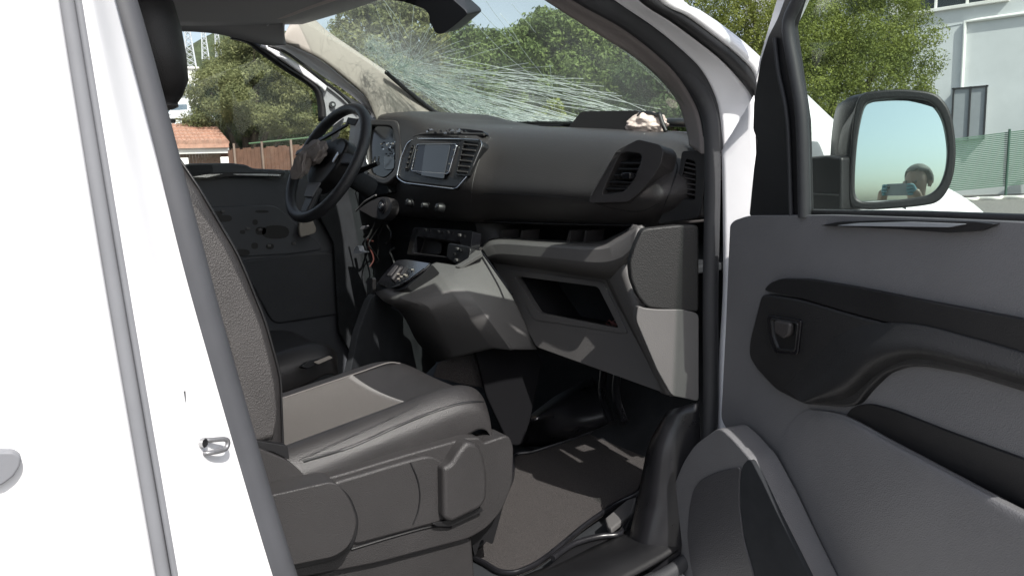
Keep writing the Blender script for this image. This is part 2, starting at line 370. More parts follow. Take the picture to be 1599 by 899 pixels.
surf('windscreen_pillar', [[X(.85).at(*p) for p in Aso], [X(.872).at((p[0]+q[0])/2, (p[1]+q[1])/2) for p, q in zip(Aso, Ao2)], [X(.90).at(*p) for p in Ao2]], JAMB, VAN, nu=30, nv=8, thick=.006)
# dark wide trim strip inboard of the seal, following the pillar
mids = [((p[0]+q[0])/2, (p[1]+q[1])/2) for p, q in zip(Asl, Aso)]
surf('seal_flange', [[X(.828).at(*p) for p in Asl], [X(.845).at(*p) for p in mids], [X(.853).at(*p) for p in Aso]], RUBBER, VAN, nu=30, nv=6, thick=.006)
# outer weather strip + outer white face of the pillar
Ao3 = [(990, -70)]+r4((930, 0), (1090, 90), (1240, 200), (1380, 310), (1470, 400), (1500, 470), (1500, 560))
surf('outer_weather_strip', [[X(.905).at(*p) for p in Ao2[:-1]+[r4((1490, 600))[0]]], [X(.918).at((p[0]+q[0])/2, (p[1]+q[1])/2) for p, q in zip(Ao2[:-1]+[r4((1490, 600))[0]], Ao3)], [X(.915).at(*p) for p in Ao3]], BLACK, VAN, nu=26, nv=6, thick=.006)
Ao4 = [(1040, -70)]+r4((975, 0), (1060, 0), (1250, 120), (1420, 250), (1530, 350), (1560, 420), (1580, 560))
Ao4 = [(1010, -90)]+r4((1060, 0), (1170, 70), (1290, 150), (1420, 250), (1530, 350), (1600, 430), (1640, 560))
surf('outer_pillar_skin', [[X(.917).at(*p) for p in Ao3], [X(.925).at((p[0]+q[0])/2, (p[1]+q[1])/2) for p, q in zip(Ao3, Ao4)], [X(.90).at(*p) for p in Ao4]], PAINT, VAN, nu=26, nv=6, thick=.006)
# hinge pillar (white) under it
h0 = [(1128, 236), (1130, 345), (1130, 450), (1124, 560), (1122, 660), (1120, 760)]
h1 = [(1178, 150), (1183, 345), (1180, 450), (1176, 560), (1172, 660), (1170, 760)]
hpil = surf('hinge_pillar', [[X(.868).at(*p) for p in h0], [X(.90).at((p[0]+q[0])/2, (p[1]+q[1])/2) for p, q in zip(h0, h1)], [X(.93).at(*p) for p in h1]], JAMB, VAN, nu=22, nv=8, thick=.006)

# ---- windscreen
WS = [[(.775, .125, 1.432), (.55, .33, 1.462), (.25, .45, 1.485), (-.1, .50, 1.505), (-.45, .50, 1.53), (-.88, .38, 1.545)],
      [(.755, -.02, 1.545), (.53, .17, 1.60), (.24, .27, 1.63), (-.1, .31, 1.65), (-.43, .30, 1.665), (-.87, .15, 1.685)],
      [(.735, -.20, 1.655), (.50, -.01, 1.735), (.22, .08, 1.765), (-.1, .10, 1.78), (-.41, .085, 1.79), (-.86, -.05, 1.81)],
      [(.70, -.40, 1.765), (.47, -.22, 1.855), (.2, -.14, 1.88), (-.1, -.13, 1.895), (-.40, -.15, 1.90), (-.85, -.26, 1.92)]]
ws = surf('windscreen', WS, WGLASS, VAN, nu=40, nv=30, thick=0)
dg = bpy.context.evaluated_depsgraph_get(); 
bvh = BVHTree.FromPolygons([v.co for v in ws.data.vertices], [list(p.vertices) for p in ws.data.polygons])
def onws(px, py, off=.004):
    d = Vector(ray(px, py)).normalized(); h = bvh.ray_cast(Vector(CAM), d)
    if h[0] is None: return None
    n = h[1] if h[1].dot(d) < 0 else -h[1]
    return np.array(h[0]+n*off)
s_ = ws.modifiers.new('thick', 'SOLIDIFY'); s_.thickness = .005; s_.offset = 0
# cracks: thin raised edges in the laminated glass
ck = MB()
def crack(p, q, r=.0007, jit=1.5, n=10, sag=0):
    pts = []; j = 0
    for k in range(n):
        t = k/(n-1); j += random.uniform(-jit, jit)*.6
        x = p[0]+(q[0]-p[0])*t; y = p[1]+(q[1]-p[1])*t + j - sag*4*t*(1-t)
        h = onws(x, y)
        if h is None: break
        pts.append(h)
    if len(pts) > 2: ck.add(tubev(pts, r*random.uniform(.6, 1.3), 3))
for k in range(84):                          # fan towards the base of the glass
    t = random.random()**.8
    sx_, sy_ = 590+t*110+random.uniform(-12, 12), 85+t*82+random.uniform(-8, 8)
    ex = 735+(k/84)**1.1*235+random.uniform(-6, 6)
    crack((sx_, sy_), (ex, 199+random.uniform(-2, 0)), random.choice([.0006, .0009, .0013]), .5, 14, random.uniform(-1, 3))
for k in range(30):                          # longer ones reaching right
    sy_ = 100+random.uniform(-15, 40)
    crack((640+random.uniform(-40, 60), sy_), (840+k*8+random.uniform(-25, 25), 108+k*3.2+random.uniform(-12, 12)), .0007, .6, 20, random.uniform(0, 7))
for k in range(34):                          # fan up and across from the struck area
    a = random.uniform(-1.9, .35); L_ = random.uniform(40, 150)
    crack((630+random.uniform(-25, 25), 103+random.uniform(-10, 14)), (630+L_*math.cos(a), 103+L_*math.sin(a)*.75), .0005, 2.2, 9)
for k in range(760):                         # crazing
    t = random.random(); g = random.gauss(0, 1)
    t = t**1.5; x0 = 575+t*190; y0 = 72+t*112+g*(9+10*t)-4; a = random.gauss(.45, .8); L_ = random.uniform(3, 15)
    crack((x0, y0), (x0+L_*math.cos(a), y0+L_*math.sin(a)), random.choice([.0004, .0006, .0009]), .8, 4)
for k in range(120):
    x0 = 500+random.random()*180; y0 = 30+(x0-500)*.42+random.uniform(-10, 40); a = random.gauss(.5, .7); L_ = random.uniform(5, 26)
    crack((x0, y0), (x0+L_*math.cos(a), y0+L_*math.sin(a)), .0004, 1.0, 4)
for p, q, s in (((731, 25), (860, 145), -6), ((760, 0), (868, 140), -3), ((735, 0), (800, 62), 0), ((800, 5), (838, 45), 0), ((640, 98), (770, 78), -8), ((770, 78), (812, 66), 2), ((812, 66), (782, 20), 3),
                ((700, 110), (882, 165), 12), ((720, 108), (940, 150), 18), ((690, 118), (1010, 175), 22), ((880, 145), (1070, 207), 6), ((860, 100), (868, 170), 0), ((555, 0), (580, 30), 0), ((600, 0), (640, 60), 3), ((700, 120), (790, 195), 4)):
    crack(p, q, .0007, 1.4, 22, s)
co = ck.build('glass_cracks', CRACK, ws, 0); co['kind'] = 'stuff'
# crushed, crazed patch where the glass is milky
def patch(name, pxl, m, parent):
    rr = [[onws(*p, .0035) for p in r_] for r_ in pxl]
    return surf(name, rr, m, parent, nu=20, nv=8, thick=0)
# black edge band and seal of the glass at the far pillar
eb = [(482, 22), (530, 58), (580, 96), (628, 138), (668, 170), (702, 192)]
tube('windscreen_seal', [onws(p[0]+6, p[1]-1, .006) for p in eb], .009, BLACK, VAN, 6, n=20)
tube('windscreen_base_seal', [np.array(WS[0][i])+(0, -.012, .004) for i in range(6)], .012, BLACK, VAN, 8, n=30)

# ---- headliner, visor, far A pillar
hl = [(190, -60), (330, -60), (600, -60)]
surf('headliner', [[(.70, -.42, 1.775), (.3, -.27, 1.855), (-.1, -.19, 1.875), (-.4, -.205, 1.88), (-.70, -.25, 1.885)], [(.70, -.8, 1.79), (.3, -.7, 1.86), (-.1, -.7, 1.872), (-.4, -.7, 1.87), (-.70, -.7, 1.85)], [(.70, -1.2, 1.80), (.3, -1.2, 1.86), (-.1, -1.2, 1.872), (-.4, -1.2, 1.87), (-.70, -1.2, 1.85)]], LINER, VAN, nu=20, nv=12, thick=.014)
rt = z1((40, -120), (70, -110), (300, -100), (600, -30), (700, 30), (730, 120))
rb = z1((60, 185), (70, 190), (280, 205), (430, 235), (620, 280), (745, 275))
surf('roof_rail_trim', [[X(-.66).at(*p) for p in rt], [X(-.70).at((p[0]+q[0])/2, (p[1]+q[1])/2) for p, q in zip(rt, rb)], [X(-.755).at(*p) for p in rb]], LINER, VAN, nu=24, nv=8, thick=.012)
vp = PL(Y(-.27).at(540, 12), (.05, -.30, -.95))
plate('sun_visor', z1((280, -160), (320, 40), (450, 88), (600, 118), (690, 128), (770, 112), (880, 68), (1130, -14), (1200, -160)), vp, .02, VISOR, VAN, .008, 8)
pu = z1((800, 130), (880, 95), (1000, 200), (1210, 345), (1420, 490), (1560, 630), (1760, 760))
pl_ = z1((715, 265), (745, 270), (960, 370), (1130, 500), (1240, 600), (1300, 720), (1330, 800))
pm = [(p[0]*.45+q[0]*.55, p[1]*.45+q[1]*.55-2) for p, q in zip(pu, pl_)]
py_ = [-.19, -.15, -.06, .09, .24, .36, .42]
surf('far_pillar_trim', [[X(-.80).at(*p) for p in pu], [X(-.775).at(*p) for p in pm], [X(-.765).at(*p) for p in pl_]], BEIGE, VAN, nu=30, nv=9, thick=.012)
# white body of the far A pillar, door frame, mirror corner
wo = z1((600, 270), (720, 315), (850, 390), (1000, 490), (1150, 590), (1270, 700), (1300, 780))
wi = z1((735, 265), (800, 300), (960, 380), (1100, 490), (1230, 600), (1310, 700), (1340, 790))
surf('far_pillar_skin', [[X(-.83).at(*p) for p in wo], [X(-.79).at(*p) for p in wi]], PAINT, VAN, nu=24, nv=3, thick=.006)

# ---- driver's door (stripped of its trim)
ddp = X(-.865)
DD = plate('driver_door', [(230, 272), (330, 266), (452, 266), (600, 262), (660, 380), (650, 560), (560, 640), (380, 640), (250, 560)], ddp, .04, PRIMER, VAN, .006, 6)
plate('window_ledge', z7((40, 60), (110, 44), (280, 42), (350, 50), (380, 66), (520, 72), (520, 100), (60, 110)), ddp.off(.03), .05, PRIMER, DD, .006, 4)
plate('window_slot', z7((95, 103), (180, 86), (300, 82), (520, 86), (515, 104), (300, 100), (180, 112)), ddp.off(.035), .01, BLACK, DD, .002, 4)
plate('slot_highlight', z7((110, 104), (180, 92), (250, 90), (180, 106)), ddp.off(.038), .006, METAL, DD, .001, 2)  # bright strips shaped as the highlights inside the dark slot
plate('slot_highlight', z7((290, 90), (420, 90), (505, 93), (500, 100), (420, 98), (300, 95)), ddp.off(.038), .006, METAL, DD, .001, 2)
plate('pressed_panel', z7((160, 235), (480, 225), (560, 300), (700, 420), (560, 440), (320, 455), (240, 440)), ddp.off(.006), .01, PRIMER, DD, .004, 14)
plate('lower_panel', z7((320, 470), (600, 440), (780, 430), (790, 700), (470, 750)), ddp.off(.012), .015, DOORLOW, DD, .006, 14)
for q, sx, sy in (((225, 262), 22, 9), ((245, 285), 44, 16), ((390, 302), 12, 12), ((415, 340), 24, 18), ((335, 345), 12, 9), ((388, 405), 15, 14), ((455, 408), 18, 12), ((325, 435), 42, 16), ((480, 345), 60, 30), ((420, 255), 30, 6)):
    c = z7(q)[0]; e = [(c[0]+.356*sx*a, c[1]+.356*sy*b) for a, b in sq(0, 0, 1, 1, 14, 2.6)]
    plate('access_hole', e, ddp.off(.0065), .003, BLACK, DD, 0, 0)
for q in ((412, 335), (452, 405), (360, 330), (250, 255), (560, 395)):
    c = z7(q)[0]; plate('clip', [(c[0]-3, c[1]-2), (c[0]+3, c[1]-2), (c[0]+3, c[1]+2), (c[0]-3, c[1]+2)], ddp.off(.013), .006, GREY, DD, .001, 1)
plate('speaker_bracket', z7((585, 300), (640, 285), (660, 330), (655, 350), (590, 370), (582, 340)), ddp.off(.05), .02, BEIGE, DD, .004, 4)
plate('dark_cover_plate', [(500, 292), (560, 286), (610, 300), (612, 500), (560, 570), (530, 520), (522, 380), (500, 340)], X(-.82), .02, FOOT, VAN, .004, 6)  # added dark plate, hides the sunlit strip of door metal
# frame round the driver's window
fo = z1((420, 222), (520, 250), (620, 320), (760, 420), (940, 540), (985, 640), (1000, 760))
fi = z1((400, 236), (500, 262), (590, 330), (730, 430), (905, 545), (945, 640), (950, 760))
surf('window_seal', [[X(-.80).at(*p) for p in fo], [X(-.815).at(*p) for p in fi]], BLACK, DD, nu=22, nv=3, thick=.016)
fw = z1((600, 268), (640, 282), (720, 335), (850, 425), (985, 520), (1000, 540))
surf('window_frame', [[X(-.81).at(*p) for p in fw], [X(-.80).at(p[0]-4, p[1]+8) for p in fw]], JAMB, DD, nu=16, nv=3, thick=.012)
fr2 = z1((640, 282), (735, 315), (860, 400), (985, 500), (1100, 590), (1200, 690))
surf('frame_gap', [[X(-.80).at(*p) for p in fr2], [X(-.80).at(p[0]-2.4, p[1]+3) for p in fr2]], BLACK, DD, nu=16, nv=3, thick=.004)
plate('mirror_corner', z1((965, 528), (1040, 535), (1110, 590), (1240, 660), (1290, 720), (1010, 800), (990, 690)), X(-.815), .02, mat('corner_grey', (.34, .34, .36), .5, vary=.05), DD, .004, 6)
c = X(-.81).at(*z1((1035, 657))[0])
tube('corner_screw', [c, c+np.array([.008, 0, 0])], .012, RUBBER, DD, 14); tube('corner_screw', [c+np.array([.006, 0, 0]), c+np.array([.011, 0, 0])], .005, METAL, DD, 10)
plate('window_pane', [(255, 30), (400, 30), (520, 130), (520, 280), (250, 280)], X(-.835), .004, DGLASS, DD, 0, 0)

# ---- dashboard, upper dark part
def DY(y): return Y(y)
cols = [  # per column: crest, shoulder, face, lip  (pixel, Y)
 [((558, 184), .12), ((548, 205), .08), ((544, 262), .07), ((550, 330), .08)],
 [((640, 177), .06), ((625, 200), .01), ((618, 265), .00), ((630, 335), .02)],
 [((700, 189), .12), ((680, 203), .03), ((668, 268), -.014), ((680, 340), .02)],
 [((748, 197), .19), ((738, 208), .06), ((725, 268), -.006), ((735, 344), .02)],
 [((800, 199.5), .23), ((785, 213), .10), ((776, 270), .03), ((785, 347), .03)],
 [((880, 202), .23), ((865, 217), .10), ((852, 276), .03), ((858, 350), .03)],
 [((960, 206), .23), ((948, 222), .10), ((935, 282), .03), ((930, 352), .03)],
 [((1030, 211), .22), ((1018, 228), .11), ((1008, 285), .03), ((1000, 353), .03)],
 [((1060, 216), .20), ((1053, 232), .13), ((1044, 285), .05), ((1030, 350), .05)],
 [((1086, 232), .14), ((1088, 245), .13), ((1086, 290), .11), ((1070, 345), .11)]]
rows = []
cols = [c[:3]+[((c[2][0][0]*.5+c[3][0][0]*.5, c[2][0][1]*.5+c[3][0][1]*.5), c[2][1]-(.010 if 3 < i < 9 else .0)), (c[3][0], c[3][1]+(.055 if 3 < i < 9 else .02))] for i, c in enumerate(cols)]
for k in range(7):
    r_ = []
    for i, c in enumerate(cols):
        q = [Y(yy).at(*pp) for pp, yy in c]
        if k == 0: b = np.array([q[0][0], q[0][1]+.27-(.15 if i > 7 else 0), q[0][2]-.004])
        elif k <= 5: b = q[k-1]
        else: b = q[4]+np.array([0, .10, -.004])
        r_.append(b)
    rows.append(r_)
DASH = surf('dashboard', rows, DARK, VAN, nu=60, nv=36, thick=.006)
# defroster / hood detail
dbvh = BVHTree.FromPolygons([v.co for v in DASH.data.vertices], [list(p.vertices) for p in DASH.data.polygons])
def ondash(px, py, off=.003):
    d = Vector(ray(px, py)).normalized(); h = dbvh.ray_cast(Vector(CAM), d)
    return None if h[0] is None else np.array(h[0]-d*off)
def dashline(name, pts, r, m, n=30):
    q = [ondash(*p) for p in crom(pts, n)]; q = [p for p in q if p is not None]
    if len(q) > 2: tube(name, q, r, m, DASH, 6)
dashline('dash_seam', [(796, 201), (778, 209), (762, 222), (752, 243), (743, 268), (738, 294), (736, 330)], .0016, GREY)
dashline('dash_seam', [(640, 199), (690, 203), (730, 206), (770, 205), (796, 201)], .0016, BLACK)
dashline('dash_crease', [(756, 302), (820, 305), (905, 312), (960, 326), (1000, 330), (1030, 318)], .0022, BLACK)
dashline('dash_seam', [(1018, 222), (1040, 232), (1052, 246), (1058, 262), (1050, 290), (1038, 320), (1024, 345)], .0020, BLACK)
hd = z2((700, 175), (790, 160), (850, 150), (935, 180), (1010, 215), (1060, 225))
surf('speaker_cap', [[Y(.22).at(*p) for p in hd], [Y(.14).at(p[0]+5, p[1]+10) for p in hd]], DARK, DASH, nu=18, nv=4, thick=.02)
# broken passenger airbag lid and bag
fl = [(889, 206), (905, 176), (950, 174), (1000, 174), (1030, 184), (1040, 206), (1000, 208)]
lp = Y(.30)
plate('airbag_lid', z4((425, 245), (510, 140), (560, 137), (860, 132), (885, 150), (815, 240), (815, 262)), lp, .014, DARK, DASH, .003, 4)
pts = [lp.at(*p) for p in z4((815, 250), (885, 152), (980, 160), (1000, 155), (1015, 200), (1040, 262))]
tube('airbag_lid_edge', pts, .006, BLACK, DASH, 6, n=16)
from mathutils import noise as mnoise
def crumple(name, c, ax, size, seed, m, parent, freq=1.6, amp=.42):
    bm = bmesh.new(); bmesh.ops.create_icosphere(bm, subdivisions=5, radius=1); o3 = Vector((seed*3.1, seed*1.7, seed*.9))
    for v in bm.verts:
        n = v.co.copy(); q = n*freq+o3; w = mnoise.noise_vector(q*.8)*.5
        rdg = 1-abs(mnoise.noise((q+w)*1.3))*2.2; rdg2 = 1-abs(mnoise.noise((q+w)*3.1))*2
        k = 1+amp*(rdg-.45)+amp*.38*(rdg2-.5)
        v.co = Vector(c+ax[0]*n.x*size[0]*k+ax[1]*n.y*size[1]*k+ax[2]*n.z*size[2]*k)
    me = bpy.data.meshes.new(name); bm.to_mesh(me); bm.free(); return link(name, me, m, parent, 180)
crumple('passenger_airbag', Y(.31).at(*z4((922, 226))[0]), np.eye(3), (.060, .045, .034), 4, AIRBAGW, VAN, 1.0, .22)

# right hand vent pod
vpl = Y(.012)
PODO = z4((868, 312), (1000, 345), (1025, 385), (1008, 465), (960, 545), (880, 640), (800, 702), (560, 708), (566, 668), (735, 378))
PODI = z4((800, 388), (878, 400), (893, 420), (888, 450), (850, 545), (815, 600), (770, 642), (640, 660), (655, 610), (752, 402))
tilt = PL(Y(.012).at(975, 270), (.10, -1, .22))
pod = frame('air_vent', PODO, PODI, tilt, .05, DARK, VAN, .006, 5)
recess('vent_well', PODI, tilt.off(-.004 if tilt.n@tilt.away() < 0 else .004), .05, BLACK, pod, 4)
for k, (xa, xb, y) in enumerate(((968, 1002, 254), (964, 998, 263), (958, 992, 273), (951, 986, 283.5), (945, 981, 294))):
    a = tilt.at(xa, y); b = tilt.at(xb, y+.5); c = (a+b)/2+np.array([0, .016, 0]); d = (b-a)
    u = d/np.linalg.norm(d); w = np.cross(u, (0, 1, .25)); 
    box('vent_slat', c, np.linalg.norm(d), .030, .005, BLACK, pod, .0015, [u, np.array([0, .98, .2]), np.array([0, -.2, .98])])
a = tilt.at(984, 275)+np.array([0, -.004, 0]); box('vent_tab', a, .030, .02, .016, GLOSSB, pod, .004)
tube('vent_edge_line', [tilt.off(.002).at(*p) for p in z4((572, 662), (730, 390), (755, 388))], .0012, GREY, pod, 6)
# end vent
ev = PL(Y(.085).at(1072, 280), (.35, -1, 0.05))
EVO = z4((1140, 385), (1285, 380), (1275, 650), (1245, 800), (985, 842), (1080, 640), (1125, 500))
EVI = z4((1165, 430), (1225, 450), (1230, 560), (1222, 690), (1112, 688), (1118, 640), (1150, 500))
evo = frame('air_vent', EVO, EVI, ev, .04, BLACK, VAN, .004, 5)
recess('vent_well', EVI, ev.off(-.004), .04, BLACK, evo, 3)
for y in (256, 263, 271, 279, 287, 295, 303):
    a = ev.at(1066-(y-255)*.12, y-2); b = ev.at(1086, y+3); c = (a+b)/2+np.array([0, .014, 0]); u = (b-a)/np.linalg.norm(b-a)
    box('vent_slat', c, np.linalg.norm(b-a), .022, .004, DARK, evo, .001, [u, np.array([0, 1, .0]), np.cross(u, (0, 1, 0))])
# ---- radio module
ra_, rb2, rc_ = ondash(640, 240, .0), ondash(742, 240, .0), ondash(695, 288, .0)
rn_ = np.cross(rb2-ra_, rc_-ra_); rn_ = rn_ if rn_[1] < 0 else -rn_
rp = PL((ra_+rb2+rc_)/3, rn_).off(.010)
RO = z2((990, 348), (1290, 350), (1400, 356), (1412, 385), (1335, 565), (1250, 662), (925, 622), (880, 590), (905, 470), (945, 375))
rad = plate('radio_surround', RO, rp, .06, BLACK, VAN, .008, 6)
ro3 = [rp.off(.003).at(*p) for p in rnd(RO, 5)]
tube('chrome_surround', ro3, .0022, CHROME, rad, 6, closed=True)
plate('radio_face', z2((1000, 380), (1262, 378), (1205, 572), (1165, 580), (1020, 575), (970, 553)), rp.off(.006), .01, GLOSSB, rad, .003, 5)
tube('radio_trim', [rp.off(.008).at(*p) for p in rnd(z2((1004, 384), (1256, 382), (1202, 568), (970, 550)), 4)], .0013, CHROME, rad, 6, closed=True)
plate('display_screen', z2((1056, 386), (1212, 386), (1168, 598), (1030, 578)), rp.off(.009), .004, LCD, rad, .001, 2)
for q in ((1236, 418), (1222, 460), (1206, 505), (1190, 548), (1004, 420), (992, 470), (980, 520)):
    x0, y0 = z2(q)[0]; plate('radio_button', [(x0-1.4, y0-1.4), (x0+1.6, y0-1.4), (x0+1.2, y0+1.4), (x0-1.8, y0+1.4)], rp.off(.0068), .002, GREY if q[1] in (418, 505) else DARK, rad, .0005, 1)
VI = z2((1300, 362), (1392, 376), (1318, 572), (1250, 566))
recess('vent_well', VI, rp.off(.004), .03, BLACK, rad, 3)
frame('vent_frame', z2((1284, 356), (1404, 368), (1326, 584), (1238, 574)), VI, rp.off(.007), .012, BLACK, rad, .002, 3)
for k in range(6):
    t = (k+.5)/6; a = rp.off(.005).at(*[z2((1300-50*t, 362+204*t))[0][i] for i in (0, 1)]); b = rp.off(.005).at(*z2((1392-74*t, 372+200*t))[0])
    u = (b-a)/np.linalg.norm(b-a); box('vent_slat', (a+b)/2+np.array([0, .006, 0]), np.linalg.norm(b-a), .02, .004, DARK, rad, .001, [u, np.array([0, .97, .25]), np.cross(u, (0, .97, .25))])
VL = z2((975, 385), (990, 390), (945, 545), (930, 548))
recess('vent_well', VL, rp.off(.003), .02, BLACK, rad, 1)
for k in range(5):
    t = (k+.5)/5; a = rp.off(.003).at(*z2((972-42*t, 388+158*t))[0]); box('vent_slat', a, .02, .01, .003, DARK, rad, .001)
# upper tray with glossy broken trim
tp = rp.off(.0)
plate('dash_tray', z2((965, 285), (1060, 280), (1300, 285), (1420, 300), (1425, 322), (1100, 318), (985, 335)), rp.off(-.02), .02, GLOSSB, DASH, .003, 4)
tube('tray_lip', [rp.off(.004).at(*p) for p in z2((985, 335), (1030, 322), (1100, 316), (1250, 318), (1425, 322))], .004, DARK, DASH, 8, n=14)
random.seed(3)
for k in range(16):
    x0 = random.uniform(985, 1300); y0 = random.uniform(288, 312); s = random.uniform(6, 20)
    plate('trim_shard', z2((x0, y0), (x0+s, y0-4), (x0+s*1.6, y0+6), (x0+s*.4, y0+9)), rp.off(random.uniform(.004, .012)), .002, GLOSSB if k % 3 else METAL, DASH, 0, 0)
# climate knobs
for (x, y, s) in ((645, 318, 6.5), (669, 322, 5), (692, 326, 7.5)):
    c = Y(-.03).at(x, y); d = np.array([-.05, -1, .2]); d /= np.linalg.norm(d); r = s*.0019
    k_ = tube('climate_knob', [c, c+d*.006, c+d*.02, c+d*.022], [r*1.2, r*1.2, r, r*.9], BLACK, DASH, 18)
    for q in range(3):
        a = q*2.1+x; e = c+d*.0225+np.array([math.cos(a)*r*.5, 0, math.sin(a)*r*.5]); box('knob_mark', e, .004, .002, .0015, GREY, k_, 0)
# lower centre: switch panel + cubby
lpn = PL(Y(-.07).at(690, 385), (-.05, -1, .28))
sw = frame('switch_panel', z3((345, 140), (715, 165), (690, 345), (300, 310)), z3((365, 195), (640, 232), (615, 335), (332, 300)), lpn, .03, GLOSSB, VAN, .003, 4)
recess('cubby', z3((365, 195), (640, 232), (615, 335), (332, 300)), lpn.off(-.004), .09, DARK, sw, 3)
plate('cubby_wall', z3((362, 198), (520, 235), (510, 312), (332, 302)), lpn.off(-.035), .004, VALANCE, sw, .002, 6)
plate('socket_block', z3((560, 235), (700, 262), (680, 380), (620, 382), (545, 330)), lpn.off(.004), .03, BLACK, sw, .004, 6)
for q in ((420, 158), (500, 168), (560, 172), (632, 190), (618, 275), (600, 308), (635, 285), (612, 345)):
    c = lpn.off(.008).at(*z3(q)[0]); box('switch', c, .012, .006, .007, GREY if q[0] in (632, 618, 612) else BLACK, sw, .001)
# gear selector plate
gp = PL(Y(-.235).at(635, 425), (-.10, -.62, .78))
GO = z3((118, 486), (150, 440), (240, 345), (300, 338), (450, 362), (412, 402), (300, 486), (245, 512), (195, 520))
gs = plate('gear_selector', GO, gp, .02, GLOSSB, VAN, .003, 3)
tube('chrome_rim', [gp.off(.002).at(*p) for p in rnd(z3((118, 486), (195, 518), (245, 508), (300, 482), (412, 400)), 0)], .0026, CHROME, gs, 6)
plate('selector_base', z3((92, 520), (118, 486), (195, 520), (300, 488), (440, 385), (470, 372), (300, 520), (215, 545), (150, 545)), gp.off(-.006), .03, BLACK, gs, .004, 4)
for k in range(3):
    plate('selector_slot', z3((175+k*42, 440-k*2), (230+k*30, 375+k*6), (250+k*30, 378+k*6), (198+k*42, 444-k*2)), gp.off(.002), .003, DARK, gs, .001, 2)
for q in ((250, 462), (270, 448), (290, 436), (305, 424), (325, 408), (338, 404), (285, 455), (300, 440), (250, 432)):
    c = gp.off(.003).at(*z3(q)[0]); box('selector_mark', c, .007, .002, .003, CHROME if q[0] % 2 else BEIGE, gs, 0, [rgt, fwd_h, np.array([0, 0, 1])])
tube('selector_lever', [gp.off(.004).at(*p) for p in z3((210, 470), (262, 400))], .006, DARK, gs, 8)

# ---- console (grey)
L_ = [((586, 457), -.30), ((600, 470), -.31), ((628, 487), -.28), ((652, 532), -.19), ((684, 565), -.13)]
A_ = [((612, 450), -.28), ((628, 466), -.29), ((668, 480), -.25), ((694, 520), -.18), ((716, 556), -.12)]
R_ = [((681, 411), -.15), ((690, 432), -.19), ((712, 462), -.19), ((742, 505), -.15), ((770, 543), -.09)]
Q_ = [((712, 416), -.12), ((710, 436), -.17), ((735, 462), -.155), ((765, 500), -.12), ((800, 546), -.06)]
T_ = [((754, 394), -.05), ((777, 428), -.04), ((796, 458), -.03), ((815, 495), -.01), ((838, 546), .03)]
rows = [[Y(yy).at(*pp) for pp, yy in c] for c in (L_, A_, R_, Q_, T_)]
mix = lambda a, b, t: [(np.array(p)*(1-t)+np.array(q)*t) for p, q in zip(a, b)]
rr_ = []
for k in range(4): rr_ += [rows[k] if k in (0,) else mix(rows[k], rows[k+1], .05), mix(rows[k], rows[k+1], .95)]
rr_.append(rows[4])
cons = surf('centre_console', rr_, GREY, VAN, nu=40, nv=60, thick=.006, smooth=24, lin=True)
plate('console_side', [(560, 520), (578, 470), (587, 458), (602, 474), (628, 490), (655, 534), (684, 566), (650, 600), (600, 640), (540, 620)], PL(Y(-.20).at(620, 520), (-.8, -.6, .1)), .02, FOOT, cons, .004, 6)
plate('console_bracket', z7((880, 545), (905, 545), (905, 600), (870, 740), (840, 790), (850, 770), (880, 700)), PL(Y(-.26).at(575, 480), (-.3, -1, 0)), .01, GREY, cons, .002, 3)
tube('console_trim', [Y(-.06).at(*p) for p in z3((690, 268), (745, 280), (780, 310), (860, 420), (960, 560))], .0030, GLOSSB, cons, 8, n=18)
plate('console_top', z3((690, 270), (760, 275), (770, 305), (625, 390), (600, 385), (690, 330)), PL(Y(-.09).at(725, 400), (0, -.5, .85)), .01, GREY, cons, .002, 3)

# ---- lower dash on the passenger side (grey)
gpn = PL((.35, .035, 1.05), (.05, -1, .18))
GO_ = [(768, 407), (946, 432), (1047, 617), (838, 542)]
GI_ = [(800, 427), (938, 445), (974, 517), (837, 493)]
ld = frame('glovebox', GO_, GI_, gpn, .03, GREY, VAN, .005, 7)
recess('glovebox_well', GI_, gpn.off(-.004), .26, BLACK, ld, 5, .92)
frame('glovebox_lip', [(794, 421), (942, 440), (981, 522), (833, 499)], [(803, 431), (934, 448), (967, 513), (840, 488)], gpn.off(.003), .02, GREY, ld, .004, 6)
for k in range(6):
    c = gpn.off(-.03).at(*z5((618+k*8, 495-(k % 3)*6))[0]); tube('loose_wire', [c, c+np.array([.012, -.004, .008*(k % 2)]), c+np.array([.02, .0, -.006])], .0014, mat('red_wire', (.11, .035, .03), .5), ld, 5)
bar_ = z5((45, 150), (100, 112), (300, 120), (580, 130), (660, 105), (770, 50), (800, 48), (745, 140), (735, 200), (760, 290), (830, 420))
sh = [[(752, 388), (775, 374), (850, 377), (930, 380.5), (962, 370), (996, 353)],
      [(757, 394), (776, 381), (850, 385), (930, 389), (965, 380), (1000, 357)],
      [(758, 395.5), (777, 383), (850, 387), (930, 391.5), (966, 383), (1000, 359)],
      [(762, 401), (784, 396), (850, 401), (930, 409), (968, 403), (992, 384)],
      [(763, 402.5), (785, 398), (850, 403.5), (929, 412), (967, 406), (991, 387)],
      [(768, 407), (790, 410), (850, 419), (925, 431), (960, 431), (982, 407)]]
sy2 = [.06, -.008, -.012, -.016, -.014, .020]
surf('dash_shelf', [[Y(yy).at(*p) for p in r_] for r_, yy in zip(sh, sy2)], GREY, VAN, nu=40, nv=6, thick=.010, smooth=28, lin=True)
post = [[(998, 354), (1008, 356)], [(985, 376), (992, 382)], [(972, 408), (984, 406)], [(985, 450), (996, 450)], [(1003, 500), (1012, 497)], [(1030, 575), (1040, 585)], [(1046, 616), (1056, 618)]]
pl0 = [(990, 352), (958, 395), (942, 415), (958, 455), (982, 502), (1015, 565), (1035, 612)]
